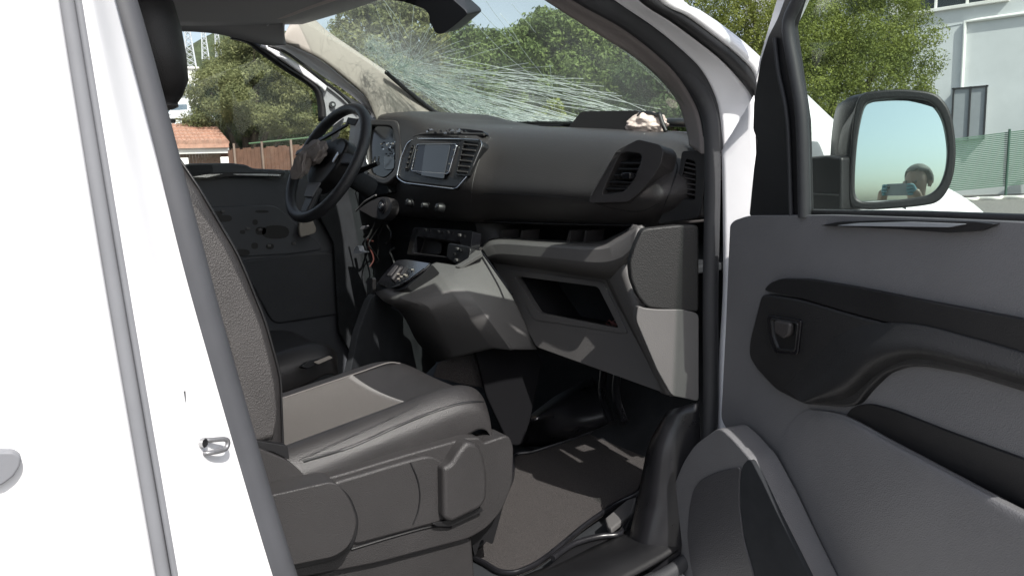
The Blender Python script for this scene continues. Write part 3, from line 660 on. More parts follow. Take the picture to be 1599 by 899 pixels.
pl1 = [(1003, 354), (986, 378), (974, 405), (984, 445), (1001, 495), (1030, 570), (1047, 617)]
pl2 = [(1010, 357), (993, 385), (985, 410), (994, 448), (1010, 494), (1038, 570), (1055, 618)]
surf('shelf_post', [[Y(.03).at(*p) for p in pl0], [Y(.005).at(*p) for p in pl1], [Y(.05).at(*p) for p in pl2]], GREY, VAN, nu=30, nv=9, thick=.010)
# open tray between upper dash and shelf
tr_ = recess('dash_shelf_tray', [(742, 346), (850, 350), (1000, 353), (962, 378), (930, 388), (775, 382), (752, 395)], Y(.055), .16, BLACK, VAN, 3, .95)
for (x, w) in ((780, 6), (812, 5), (886, 7), (912, 4)):
    plate('tray_divider', [(x-w/2, 384), (x+w/2, 360), (x+w/2+3, 360), (x+w/2, 385)], Y(.05), .06, DARK, tr_, .002, 1)
# end of the dash at the door
ep = PL(X(.80).at(1040, 430), (1, -.55, .0))
plate('dash_end_panel', [(1004, 358), (1060, 352), (1092, 352), (1092, 488), (1040, 484), (1012, 481), (996, 462), (986, 436), (984, 410), (992, 385)], ep, .03, ENDP, VAN, .004, 8)
kp = PL(X(.80).at(1040, 540), (1, -.55, .05))
plate('kick_panel', z5((770, 412), (800, 424), (860, 430), (980, 430), (1055, 450), (1055, 862), (1010, 850), (935, 835), (920, 820), (860, 715), (760, 480)), kp.off(.006), .03, GREY, VAN, .006, 8)
# foot well
box('firewall', (0, .64, .83), 1.86, .04, 1.04, FOOT, VAN, .01)
box('dash_underside', (-.1, .34, 1.12), 1.66, .50, .02, FOOT, VAN, .005)
box('dash_core', (-.08, .19, .96), 1.40, .02, .34, FOOT, VAN, .005)
box('cowl', (0, .60, 1.37), 1.70, .24, .05, BLACK, VAN, .01)
box('floor_front', (0, .45, .30), 1.80, .9, .03, FOOT, VAN, .005)
surf('toe_board', [[(x, .12, .49), (x, .28, .53), (x, .42, .64), (x, .58, .82), (x, .62, 1.1)] for x in (-.95, -.2, .3, .95)], FOOT, VAN, nu=14, nv=8, thick=.02)
hz = [Z(.50).at(*p) for p in ()]
# black moulding in the foot well
mo = surf('footwell_moulding', [[Z(.51).at(*p) for p in z6((440, 388), (560, 384), (650, 366), (760, 318))], [Z(.60).at(*p) for p in z6((470, 300), (560, 320), (670, 300), (775, 280))], [Z(.66).at(*p) for p in z6((480, 295), (590, 225), (690, 160), (722, 140))], [Z(.58).at(*p) for p in z6((470, 280), (560, 210), (660, 140), (715, 90))]], GLOSSB, VAN, nu=16, nv=12, thick=.01)
MATS['foot_black'] = mat('foot_black', (.012, .012, .014), .30, vary=.2, vscale=14)
mo.data.materials[0] = MATS['foot_black']
for q in (((760, 90), (790, 300)), ((815, 85), (840, 300))):
    a = Y(.30).at(*z6(q[0])[0]); b = Y(.22).at(*z6(q[1])[0]); tube('footwell_rib', [a, (a+b)/2+np.array([0, -.02, 0]), b], .012, MATS['foot_black'], VAN, 8, n=8)
plate('tunnel_carpet', z6((110, 68), (240, 20), (262, 60), (290, 165), (200, 150), (90, 120)), PL(Y(-.10).at(720, 580), (.5, -.8, .2)), .02, CARPET, VAN, .003, 4)
plate('tunnel_side', z6((250, 5), (480, 0), (520, 60), (470, 300), (440, 390), (390, 390), (300, 200), (265, 60)), PL(Y(-.04).at(790, 620), (.9, -.45, .25)), .03, mat('tunnel_black', (.008, .008, .009), .95, spec=.02), VAN, .01, 8)
# sill covers at the door
sp = X(.80)
surf('sill_cover', [[(.70, -.55, .515), (.70, -.25, .515), (.70, -.02, .53), (.71, .10, .58)], [(.80, -.55, .53), (.80, -.25, .535), (.80, -.02, .56), (.80, .10, .64)], [(.85, -.55, .52), (.85, -.25, .52), (.85, -.02, .55), (.85, .10, .62)]], BLACK, VAN, nu=16, nv=8, thick=.01)
kc = [[(1092, 628), (1092, 700), (1075, 790), (1062, 870), (1058, 930)], [(1052, 640), (1035, 700), (1025, 780), (1010, 850), (1004, 920)], [(1038, 655), (1015, 700), (1000, 775), (985, 845), (972, 920)]]
surf('pillar_foot_cover', [[X(xx).at(*p) for p in r_] for r_, xx in zip(kc, (.85, .80, .74))], MATS['foot_black'], VAN, nu=20, nv=10, thick=.01)
# torn sill rubber, folded
tube('torn_sill_seal', [Z(.53).at(*p) for p in z6((560, 830), (640, 775), (740, 745), (820, 735), (850, 690), (890, 600))], .007, MATS['foot_black'], VAN, 8, n=24)
prism('sill_clip', [Z(.545).at(*p) for p in z6((765, 672), (850, 600), (885, 590), (870, 650), (790, 715), (775, 705))], (0, 0, -.015), GREY, VAN, .004)
prism('sill_scuff_plate', [Z(.522).at(*p) for p in z6((640, 780), (820, 735), (800, 770), (740, 900), (700, 960), (420, 960))], (0, 0, -.01), BLACK, VAN, .003)

# ---- floor mat (lies loose on the floor)
MP = PL((0, -.3, .503), (0, -.06, 1))
mp_ = z6((250, 828), (300, 855), (345, 882), (395, 890), (440, 880), (510, 845), (600, 775), (690, 700), (800, 625), (900, 568), (935, 470), (950, 380), (960, 320), (880, 300), (790, 318), (700, 345), (600, 380), (480, 418), (412, 432), (405, 480), (395, 540), (340, 640), (300, 700), (305, 740), (280, 780), (248, 805))
mpts = [MP.at(*p) for p in crom(mp_, 110, True)]
mat_o = prism('floor_mat', mpts, (0, 0, -.008), CARPET, None, 0)
tag(mat_o, 'dark carpet floor mat lying in the passenger foot well', 'floor mat')
tube('stitched_edge', [p+np.array([0, 0, .002]) for p in mpts], .006, MATS['foot_black'], mat_o, 6, closed=True)

# ---- front passenger seat
ST = box('passenger_seat', (.37, -.66, .60), .46, .44, .22, BLACK, VAN, .02)
ST.name = 'passenger_seat'
def zb(y): return .876+.14*(y+.52)
cx = [.085, .10, .14, .20, .34, .50, .528, .552, .578, .602, .618, .622, .622]
ch = [-.11, -.05, -.008, 0, -.010, -.004, .012, .026, .026, .010, -.012, -.045, -.075]
fy = [(-.95, 0), (-.86, 0), (-.75, 0), (-.65, 0), (-.56, 0), (-.48, .0), (-.425, -.002), (-.385, -.012), (-.36, -.032), (-.35, -.06), (-.352, -.10)]
rows = []
for y, dz in fy:
    r_ = []
    for x, h in zip(cx, ch):
        e = abs(x-.36)/.27; tt = min(max((y+.56)/.2, 0), 1); yy = y+tt*(-.035*max(0, e-.6)/.4+.012*(1-e*e))
        r_.append((x, yy, zb(y)+dz+h*(1-.45*min(max((y+.45)/.10, 0), 1))))
    rows.append(r_)
CU = surf('seat_cushion', rows, LEATHER, ST, nu=50, nv=50, thick=.004)
# fabric centre panel laid on the cushion
rows = []
for y in (-.93, -.85, -.72, -.60, -.515):
    rows.append([(x, y, zb(y)+.0050-.0095*max(0, 1-((x-.345)/.15)**2)) for x in (.200, .27, .35, .43, .512)])
surf('fabric_panel', rows, FABRIC, CU, nu=20, nv=20, thick=.001)
tube('cushion_seam', [(.205-(y+.45)*.0, y, zb(y)+.004) for y in (-.93, -.8, -.65, -.5, -.42)]+[(.205, -.385, zb(-.385)-.008)], .002, mat('seam_thread', (.10, .093, .09), .8), CU, 6, n=20)
# back rest
def bring(t, grow=1.0):
    z0 = .82+.65*t; th = .085-.025*t
    yf = float(np.interp(z0, [.80, 1.0, 1.1, 1.22, 1.37, 1.50], [-.785, -.778, -.796, -.832, -.902, -.965]))-.020
    y0 = yf-th; w = .255-.02*t-(.05*max(0, t-.8)/.2)
    if t <= 0: th *= .85
    pts = []
    for a, b in sq(0, 0, w*grow, th*grow, 32, 3.6):
        bol = .022*(abs(a)/w)**3 if b > 0 else 0
        pts.append((.365+a, y0+b+bol, z0+b*.28))
    return pts
BR = loft('backrest', [bring(0, .80), bring(.01, .95)]+[bring(t) for t in np.linspace(.04, .96, 18)]+[bring(.985, .95), bring(1.0, .75)], LEATHER, ST, 70)
bs_ = [max(bring(t), key=lambda q: q[1]*1.0+q[0]*1.2) for t in np.linspace(.03, .93, 16)]
tube('backrest_seam', [np.array(q)+np.array([.002, .001, 0]) for q in bs_], .0022, BLACK, BR, 6, n=30)
def hring(t):
    z0 = 1.50+.22*t; e = (1-(2*abs(t-.5))**4)**.5 if 0 < t < 1 else .5
    return [(.372+a, -.925-.02*t+b, z0) for a, b in sq(0, 0, .13*max(e, .55), .055*max(e, .55), 24, 2.8)]
HR = loft('headrest', [hring(t) for t in (0, .03, .08, .2, .4, .6, .8, .92, .97, 1)], LEATHER, ST, 70)
for dx in (-.06, .06): tube('headrest_post', [(.365+dx, -1.06, 1.42), (.365+dx, -.97, 1.53)], .007, METAL, HR, 8)
def onobj(o, dy=0):
    b = BVHTree.FromPolygons([v.co for v in o.data.vertices], [list(p.vertices) for p in o.data.polygons])
    def f_(px, py, off=.002):
        d = Vector(ray(px, py)).normalized(); h = b.ray_cast(Vector(CAM), d)
        return None if h[0] is None else np.array(h[0]-d*off)
    return f_
onbr = onobj(BR); oncu = onobj(CU)
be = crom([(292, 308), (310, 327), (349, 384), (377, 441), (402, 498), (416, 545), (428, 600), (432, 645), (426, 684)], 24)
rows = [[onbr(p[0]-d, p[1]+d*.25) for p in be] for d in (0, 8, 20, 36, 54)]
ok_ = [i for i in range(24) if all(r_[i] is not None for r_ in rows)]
if len(ok_) > 6: surf('backrest_side_panel', [[r_[i] for i in ok_] for r_ in rows], mat('lit_side_leather', (.046, .043, .043), .55, bump=.5, bscale=420, btype='voronoi', vary=.14, vscale=12), BR, nu=40, nv=14, thick=.002)  # lighter leather tone paints the glare on the backrest side
q_ = [oncu(*p) for p in crom([(474, 721), (548, 698), (616, 668), (675, 644), (717, 631), (747, 628), (770, 631), (784, 643)], 34)]
q_ = [p for p in q_ if p is not None]
if len(q_) > 6: tube('cushion_piping', q_, .0030, BLACK, CU, 6)
q_ = [oncu(*p) for p in crom([(468, 719), (520, 695), (560, 677), (610, 654), (654, 633)], 24)]
q_ = [p for p in q_ if p is not None]
if len(q_) > 6: tube('cushion_seam', q_, .0020, BLACK, CU, 6)
# side valance and controls
va = plate('seat_valance', z8((30, 560), (240, 556), (360, 524), (600, 452), (830, 388), (880, 388), (892, 408), (985, 376), (1004, 420), (1000, 560), (960, 660), (905, 722), (840, 762), (500, 852), (300, 892), (60, 930)), X(.650), .06, VALANCE, ST, .010, 12, 4)
plate('seat_control_panel', z8((330, 556), (620, 470), (700, 452), (760, 486), (772, 690), (690, 712), (410, 788), (330, 700)), X(.658), .02, VALANCE, va, .005, 12, 3)
plate('height_lever', z8((742, 500), (772, 486), (800, 440), (832, 402), (872, 412), (896, 455), (908, 540), (906, 610), (886, 648), (772, 704), (745, 690)), X(.682), .04, VALANCE, va, .012, 12, 4)
plate('lever_shadow_gap', z8((700, 706), (770, 690), (884, 645), (890, 660), (770, 716), (720, 716)), X(.664), .01, BLACK, va, .002, 4)
tube('control_seam', [X(.6585).at(*p) for p in z8((620, 480), (645, 540), (655, 600), (648, 660), (630, 708))], .0016, BLACK, va, 6, n=14)
tube('valance_groove', [X(.6505).at(*p) for p in z8((400, 800), (560, 752), (700, 716), (770, 718))], .003, BLACK, va, 6, n=14)
rc = plate('recliner_cover', z8((60, 612), (100, 602), (320, 552), (350, 558), (395, 610), (424, 690), (415, 745), (390, 795), (340, 830), (180, 862), (140, 850)), X(.705), .06, VALANCE, va, .014, 16, 4)
plate('recliner_shadow_gap', z8((60, 600), (330, 545), (400, 605), (431, 690), (424, 752), (398, 806), (345, 842), (180, 880), (140, 870)), X(.664), .02, BLACK, va, .002, 14)  # black sheet painting a shadow line round the recliner cover
plate('backrest_hinge_cover', z8((20, 425), (60, 428), (160, 470), (215, 512), (250, 555), (100, 606), (40, 600)), X(.645), .04, VALANCE, ST, .008, 8)
plate('hinge_gap', z8((20, 395), (165, 418), (172, 470), (110, 440), (30, 425)), X(.632), .02, BLACK, ST, .003, 3)
plate('seat_pedestal', [(440, 1000), (470, 905), (560, 880), (690, 850), (737, 838), (742, 899), (738, 960), (730, 1000)], X(.632), .05, VALANCE, ST, .008, 6)
plate('pedestal_front', [(735, 838), (760, 805), (800, 740), (770, 850), (752, 842), (742, 870)], X(.60), .05, BLACK, ST, .004, 4)
# ---- driver's seat: same seat on the other side
def copy_seat(o, parent, dx):
    c = o.copy(); COL.objects.link(c); c.parent = parent
    return c
DS = ST.copy(); DS.name = 'driver_seat'; COL.objects.link(DS); DS.parent = VAN; DS.location = (-.765, -.04, -.03)
for chd in (CU, BR, HR):
    c = chd.copy(); COL.objects.link(c); c.parent = DS
bk = X(.06)
plate('belt_buckle', z8((215, 125), (240, 105), (320, 82), (335, 92), (240, 132)), PL((.06, 0, 0), (1, .2, .3)), .02, BLACK, VAN, .003, 3)
plate('buckle_button', z8((262, 108), (320, 84), (334, 92), (280, 116)), PL((.066, 0, 0), (1, .2, .3)), .004, BEIGE, VAN, .001, 2)

# ---- steering wheel with burst airbag
def WY(px): return Y(-.33)
cW = Y(-.345).at(511, 254)
nW = np.array([.10, -.86, .50]); nW /= np.linalg.norm(nW)
wp = PL(cW, nW)
rim = [(583, 180), (570, 168), (548, 164), (520, 178), (492, 205), (464, 246), (444, 285), (436, 315), (440, 335), (456, 343), (480, 338), (512, 318), (545, 284), (568, 246), (578, 212)]
rp3 = [wp.at(*p) for p in rim]
# fit a true circle: use centre and mean radius so that the wheel is round
e1 = np.cross(nW, (0, 0, 1)); e1 /= np.linalg.norm(e1); e2 = np.cross(nW, e1)
RW = .185
STW = tube('steering_wheel', [cW+RW*(math.cos(a)*e1+math.sin(a)*e2) for a in np.linspace(0, 2*math.pi, 49)[:-1]], .0165, LEATHER, VAN, 12, closed=True)
STW.data.materials[0] = mat('wheel_leather', (.032, .033, .037), .42, bump=.4, bscale=400, btype='voronoi', vary=.08)
def WP(a, b, c=0): return cW+RW*(a*e1+b*e2)+nW*c
sgn = 1 if e1@rgt > 0 else -1; E1 = e1*sgn; E2 = e2 if e2[2] > 0 else -e2
def WQ(a, b, c=0): return cW+RW*(a*E1+b*E2)+nW*c
hubo = [(-.55, .30), (-.3, .42), (.3, .42), (.55, .30), (.5, -.1), (.32, -.36), (.12, -.5), (-.12, -.5), (-.32, -.36), (-.5, -.1)]
prism('wheel_hub', [WQ(a, b, -.035) for a, b in rnd(hubo, .12)], nW*.045, BLACK, STW, .008)
for q in (((-.93, .08), (-.5, .16), (-.5, -.06), (-.93, -.08)), ((.93, .08), (.5, .16), (.5, -.06), (.93, -.08)), ((-.16, -.45), (.16, -.45), (.12, -.93), (-.12, -.93))):
    prism('wheel_spoke', [WQ(a, b, -.012) for a, b in q], nW*.018, MATS['wheel_leather'], STW, .006)
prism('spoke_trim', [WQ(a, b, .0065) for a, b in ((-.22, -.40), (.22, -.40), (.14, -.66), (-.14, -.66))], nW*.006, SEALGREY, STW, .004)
prism('spoke_badge', [WQ(a, b, .012) for a, b in rnd([(.40, -.08), (.46, .10), (.40, .14), (.34, -.02)], .04)], nW*.004, METAL, STW, .001)
prism('wheel_buttons', [WQ(a, b, .008) for a, b in rnd([(-.80, .06), (-.58, .10), (-.58, -.06), (-.80, -.04)], .04)], nW*.006, GLOSSB, STW, .002)
# torn cover flaps
prism('torn_cover', [WQ(a, b, .022) for a, b in ((-.98, .17), (.46, .62), (.46, .56), (-.95, .08))], nW*.007, BLACK, STW, .002)
prism('torn_cover', [WQ(a, b, .018) for a, b in ((-.08, .62), (.16, .74), (.24, .40), (.10, .30), (.0, .44))], nW*.005, mat('torn_foam', (.36, .36, .36), .8, vary=.2, vscale=60), STW, .002)
prism('torn_cover', [WQ(a, b, .014) for a, b in ((.26, .76), (.62, .70), (.60, .58), (.28, .64))], nW*.005, RUBBER, STW, .002)
def cloth(name, c, sx, sy, sz, seed, m, parent):
    bm = bmesh.new(); bmesh.ops.create_icosphere(bm, subdivisions=4, radius=1); rr = random.Random(seed)
    ph = [rr.uniform(0, 6) for _ in range(6)]
    for v in bm.verts:
        n = v.co.copy(); k = 1+.20*math.sin(4*n.x+ph[0]+2*math.sin(3*n.z+ph[1]))+.13*math.sin(9*n.z+5*n.x+ph[2])+.08*math.sin(16*n.y+11*n.x+ph[3])
        v.co = Vector(c+E1*n.x*sx*k+E2*n.z*sy*k+nW*n.y*sz*k)
    me = bpy.data.meshes.new(name); bm.to_mesh(me); bm.free(); return link(name, me, m, parent, 180)
crumple('burst_airbag', wp.off(.028).at(490, 240), (E1, nW, E2), (.070, .020, .042), 2, AIRBAG, STW, 1.0, .24)
crumple('burst_airbag', wp.off(.040).at(472, 258), (E1, nW, E2), (.036, .022, .050), 7, AIRBAG, STW, 1.0, .24)
tube('wheel_column', [cW-nW*.02, cW-nW*.08, cW-nW*.17], [.028, .030, .032], FOOT, VAN, 14)
for s, l in ((1, .17), (-1, .15)):
    tube('stalk', [cW-nW*.07+E1*s*.05, cW-nW*.07+E1*s*l+E2*.03], [.010, .007], BLACK, VAN, 8)
# instrument hood and cluster
ipn = PL(Y(-.012).at(597, 240), (.1, -1, .2))
plate('instrument_panel', z2((712, 262), (850, 268), (868, 350), (865, 540), (800, 600), (700, 560), (692, 380)), ipn, .05, GLOSSB, DASH, .004, 8)
frame('instrument_hood', z2((680, 228), (880, 232), (905, 340), (898, 560), (810, 640), (670, 590), (668, 370)), z2((712, 262), (850, 268), (868, 350), (865, 540), (800, 600), (700, 560), (692, 380)), ipn.off(.012), .06, DARK, DASH, .006, 8)
plate('cluster_lens', z2((795, 450), (868, 470), (862, 540), (800, 545)), ipn.off(.003), .004, LCD, DASH, .002, 5)
random.seed(11)
for k in range(26):
    x0 = random.uniform(775, 865); y0 = random.uniform(365, 455); s = random.uniform(3, 10)
    plate('cluster_shard', z2((x0, y0), (x0+s, y0-3), (x0+s, y0+5), (x0-2, y0+6)), ipn.off(random.uniform(.003, .010)), .002, random.choice([METAL, GLOSSB, BEIGE, GLOSSB]), DASH, 0, 0)
tube('bright_clip', [Y(-.04).at(*p) for p in z2((688, 450), (690, 480), (700, 510))], .004, METAL, DASH, 6)
tube('bright_clip', [Y(-.04).at(*p) for p in z2((768, 460), (765, 490), (755, 512))], .003, METAL, DASH, 6)
# column shroud with ignition lock
ig = PL(Y(-.10).at(597, 322), (.10, -1, .25))
sh_ = plate('ignition_shroud', z2((640, 790), (700, 745), (770, 712), (830, 712), (850, 760), (840, 810), (800, 855), (740, 845), (660, 800)), ig, .03, VALANCE, VAN, .010, 10)
for r_, m_, w in ((.026, BLACK, .004), (.020, GLOSSB, .008), (.011, METAL, .011)):
    c = ig.at(*z2((793, 768))[0]); n_ = -ig.away(); tube('ignition_lock', [c, c+n_*w], r_, m_, sh_, 20)
c = ig.at(*z2((793, 768))[0])-ig.away()*.0115; box('key_slot', c, .004, .002, .012, BLACK, sh_, 0)
tube('column_edge', [Y(-.10).at(*p) for p in z2((625, 800), (680, 740), (750, 700))], .003, GREY, VAN, 6)
plate('column_lower_cover', z2((560, 640), (690, 560), (800, 600), (840, 690), (760, 700), (690, 740), (570, 830), (450, 800)), Y(-.03), .03, FOOT, VAN, .006, 6)
tube('column_line', [Y(-.045).at(*p) for p in z2((595, 740), (640, 650), (705, 555))], .002, GREY, VAN, 6)
# dark substructure under the dash on the driver's side + loose wiring
plate('knee_panel', [(480, 340), (560, 330), (640, 330), (740, 345), (760, 400), (680, 412), (600, 440), (580, 470), (540, 500), (500, 400)], Y(.10), .04, FOOT, VAN, .006, 6)
wirem = [mat('black_wire', (.012, .012, .012), .5), mat('blue_plug', (.03, .10, .26), .4), mat('white_plug', (.6, .62, .66), .5), mat('red_wire', (0, 0, 0)), mat('yellow_wire', (.3, .24, .08), .5)]
random.seed(5)
for k in range(16):
    x0 = random.uniform(500, 620); y0 = random.uniform(330, 390)
    pts = [Y(.05-.1*random.random()).at(x0, y0)]
    for j in range(4): pts.append(pts[-1]+np.array([random.uniform(-.04, .04), random.uniform(-.03, .02), random.uniform(-.07, .0)]))
    tube('loose_wire', pts, random.choice([.0025, .004, .003]), wirem[0] if k % 5 else wirem[random.choice([3, 4])], VAN, 5, n=14)
plate('plug', z7((775, 425), (795, 418), (795, 438), (785, 447), (774, 440)), Y(-.08), .02, wirem[1], VAN, .002, 2)
plate('plug', z7((828, 408), (842, 405), (848, 428), (870, 432), (865, 438), (820, 440)), Y(-.10), .02, wirem[2], VAN, .002, 2)
plate('plug', z7((855, 320), (880, 316), (868, 332), (848, 334)), Y(-.08), .01, mat('corner_grey', (0, 0, 0)), VAN, .002, 2)
plate('pedal_box', [(540, 430), (590, 455), (575, 500), (555, 540), (530, 500)], Y(.02), .05, BLACK, VAN, .01, 6)

# ---- rear-view mirror
rvp = PL((.10, -.20, 1.73), (.3, -.92, -.25))
rv = plate('rear_view_mirror', r3((480, -40), (500, 0), (600, 14), (660, 34), (735, 62), (758, 92), (775, 160), (800, 208), (828, 219), (870, 200), (940, 145), (1000, 92), (990, 70), (900, -10), (890, -60)), rvp, .06, mat('mirror_shell', (.018, .02, .024), .4, vary=.1), VAN, .022, 14, 5)
tube('mirror_stem', [np.array([.08, -.17, 1.76]), np.array([.04, -.08, 1.85])], .014, BLACK, rv, 8)

# ---- open passenger door
PH = math.radians(77)
S0 = np.array([.945, .0, 0]); du = np.array([math.sin(PH), -math.cos(PH), 0]); dn = np.array([math.cos(PH), math.sin(PH), 0])
def D(w): return PL(S0+dn*w, dn)               # w<0 : towards the cabin side of the door
dpan = D(0)
PD = plate('passenger_door', [(1150, 352), (1172, 345), (1599, 352), (1900, 358), (1900, 1300), (1300, 1300), (1255, 899), (1200, 790), (1128, 660), (1132, 560), (1138, 450)], D(.075), .06, PAINT, VAN, .015, 8)
ip = [(1140, 352), (1146, 345), (1168, 337), (1300, 336), (1450, 341), (1599, 347), (1900, 352), (1900, 1300), (1340, 1300), (1262, 899), (1205, 790), (1160, 712), (1126, 655), (1129, 600), (1134, 500), (1137, 420)]
plate('door_trim_panel', ip, D(0), .07, GREYD, PD, .012, 10, 5)
# dark strip and arm rest
plate('door_dark_strip', r1((240, 196), (258, 176), (285, 166), (350, 168), (460, 186), (640, 222), (883, 268), (1150, 320), (1150, 425), (883, 366), (640, 298), (460, 252), (330, 214)), D(-.012), .02, BLACK, PD, .006, 7)
arm = r1((236, 204), (330, 218), (460, 256), (640, 302), (883, 370), (1150, 430), (1150, 520), (883, 446), (740, 402), (640, 384), (590, 384), (540, 402), (500, 440), (470, 478), (440, 484), (340, 476), (270, 440), (222, 388), (204, 356), (206, 320))
plate('door_armrest', arm, D(-.014), .03, DOORDARK, PD, .010, 9, 4)
# hump of the arm rest towards the cabin
hu = [[(1225, 606), (1285, 545), (1335, 512), (1420, 505), (1520, 528), (1620, 556), (1760, 592)],
      [(1240, 618), (1300, 566), (1347, 532), (1421, 522), (1520, 543), (1620, 572), (1760, 608)],
      [(1250, 626), (1312, 588), (1358, 550), (1424, 538), (1520, 558), (1620, 587), (1760, 624)],
      [(1257, 629), (1319, 606), (1366, 566), (1427, 550), (1519, 569), (1620, 598), (1760, 637)],
      [(1262, 631), (1325, 620), (1372, 582), (1430, 560), (1518, 578), (1620, 608), (1760, 648)]]
surf('armrest_grip', [[D(w).at(*p) for p in r_] for r_, w in zip(hu, (-.0142, -.024, -.034, -.034, -.016))], DOORDARK, PD, nu=34, nv=16, thick=0)
hr = frame('handle_bezel', r1((248, 256), (335, 268), (325, 355), (268, 350), (252, 310)), r1((258, 264), (326, 276), (318, 346), (274, 342), (262, 306)), D(-.018), .02, GLOSSB, PD, .003, 6)
recess('handle_well', r1((258, 264), (326, 276), (318, 346), (274, 342), (262, 306)), D(-.019), .006, BLACK, hr, 5)
plate('door_lever', r1((266, 268), (306, 276), (304, 306), (288, 316), (266, 298)), D(-.026), .012, DARK, hr, .004, 5)
# pocket
plate('door_pocket_mouth', r1((440, 506), (462, 482), (500, 474), (560, 490), (700, 545), (883, 612), (1150, 720), (1150, 850), (883, 734), (700, 642), (560, 572)), D(-.006), .01, BLACK, PD, .002, 10)
pk = [[((1262, 640), -.004), ((1318, 649), -.012), ((1400, 692), -.022), ((1500, 745), -.030), ((1599, 797), -.034), ((1900, 950), -.036)],
      [((1240, 655), -.003), ((1310, 664), -.018), ((1396, 706), -.034), ((1500, 760), -.044), ((1599, 812), -.048), ((1900, 970), -.050)],
      [((1222, 690), -.002), ((1290, 712), -.014), ((1380, 770), -.034), ((1500, 830), -.046), ((1599, 880), -.050), ((1900, 1040), -.054)],
      [((1216, 760), -.001), ((1280, 800), -.010), ((1370, 850), -.028), ((1500, 920), -.042), ((1599, 960), -.048), ((1900, 1100), -.054)],
      [((1262, 899), -.001), ((1310, 930), -.006), ((1400, 980), -.020), ((1500, 1030), -.034), ((1599, 1080), -.044), ((1900, 1200), -.050)]]
surf('pocket_front', [[D(w).at(*p) for p, w in r_] for r_ in pk], GREYD, PD, nu=40, nv=30, thick=0)
surf('pocket_lip', [[D(w).at(*p) for p, w in pk[0]], [D(min(w+.02, -.003)).at(p[0]+1, p[1]-2) for p, w in pk[0]]], GREYD, PD, nu=40, nv=4, thick=0)
# lower front bin with black lining
bin_o = r8((325, 92), (190, 190), (130, 280), (80, 400), (55, 520), (48, 650), (60, 780), (75, 899), (90, 1100), (900, 1100), (800, 899), (700, 690), (600, 470), (495, 268), (400, 160))
plate('door_bin', bin_o, D(-.070), .06, GREYD, PD, .012, 10, 4)
plate('bin_lining', r8((440, 305), (300, 340), (220, 380), (180, 440), (160, 540), (150, 680), (165, 820), (185, 920), (200, 1100), (560, 1100), (500, 860), (455, 700), (432, 520), (432, 400)), D(-.074), .01, mat('bin_plastic', (.045, .045, .05), .6, bump=.3, bscale=420, btype='voronoi', vary=.1), PD, .004, 8)
plate('bin_shaded_side', r8((450, 300), (480, 268), (500, 275), (560, 390), (640, 560), (720, 720), (810, 900), (900, 1100), (560, 1100), (500, 860), (455, 700), (434, 520), (434, 400)), D(-.0715), .01, FOOT, PD, .003, 5)  # dark colour paints the shadow on this side of the bin
PD_bl = bpy.data.materials['black_plastic']
# recess in the top of the door with its lid
plate('lock_slot_frame', r1((378, 36), (430, 26), (560, 22), (760, 26), (812, 32), (770, 50), (700, 54), (560, 44)), D(-.0125).off(0), .02, BLACK, PD, .004, 6)
tprec = PL(D(0).at(1440, 352), (dn[0]*-.5, dn[1]*-.5, .86))
plate('lock_slot_tray', r1((420, 36), (470, 30), (600, 27), (740, 32), (700, 40), (560, 38)), D(-.0165), .01, mat('slot_steel', (.30, .32, .34), .3, vary=.1), PD, .003, 4)
# mirror sail, window channel, glass
SAIL = [(1262, 336), (1258, 189), (1247, 113), (1237, 42), (1262, -40), (1240, -40), (1214, 30), (1200, 57), (1188, 95), (1183, 125), (1177, 163), (1176, 204), (1183, 219), (1177, 265), (1170, 338)]
plate('mirror_sail', SAIL, D(.008), .014, BLACK, PD, .004, 5)
ch1 = [(1257, 340), (1253, 189), (1242, 113), (1231, 42), (1246, 0), (1270, -70)]
tube('window_channel', [D(.004).at(*p) for p in ch1], .011, RUBBER, PD, 8, n=20)
tube('window_channel_edge', [D(.004).at(p[0]-26, p[1]) for p in [(1262, 338), (1256, 189), (1242, 113), (1236, 60)]], .004, RUBBER, PD, 8, n=16)
plate('window_frame', [(1226, -40), (1246, -40), (1218, 25), (1200, 60), (1188, 100), (1181, 130), (1186, 95), (1196, 60)], D(.02), .05, PAINT, PD, .004, 3)
plate('window_frame', [(1226, -300), (1270, -300), (1262, -30), (1236, -30)], D(.02), .05, BLACK, PD, .004, 3)
plate('door_glass', [(1258, 345), (1250, 189), (1240, 113), (1230, 42), (1246, -20), (1300, -330), (1800, -330), (1900, 352)], D(.018), .004, GLASS, PD, 0, 0)
tube('belt_seal', [D(.020).at(*p) for p in ((1262, 334), (1450, 338), (1599, 344), (1850, 349))], .008, BLACK, PD, 8)
# door mirror
mc = D(.28).at(1408, 232); mz = D(.28)
toC = CAM-mc; toC[2] += .03; toC /= np.linalg.norm(toC)
mfp = PL(mc, toC)
MO = [(1338, 160), (1350, 147), (1372, 142), (1410, 140), (1455, 145), (1474, 158), (1486, 180), (1492, 215), (1493, 245), (1489, 275), (1479, 300), (1464, 316), (1440, 322), (1400, 326), (1360, 328), (1335, 325), (1326, 312), (1326, 280), (1328, 240), (1331, 200)]
MI = [(1349, 168), (1359, 158), (1378, 155), (1410, 154), (1446, 157), (1462, 168), (1473, 188), (1479, 218), (1480, 245), (1476, 270), (1467, 291), (1452, 304), (1432, 309), (1400, 313), (1362, 316), (1344, 314), (1336, 304), (1335, 278), (1337, 240), (1341, 204)]
MO = [tuple(q) for q in crom(MO, 72, True)]; MI = [tuple(q) for q in crom(MI, 72, True)]
mir = frame('door_mirror', MO, MI, mfp, .025, BLACK, PD, .004, 0)
away = -toC; Lr = np.cross((0, 0, 1), toC); Lr /= np.linalg.norm(Lr)   # Lr: to the right in the photograph
if Lr@camx < 0: Lr = -Lr
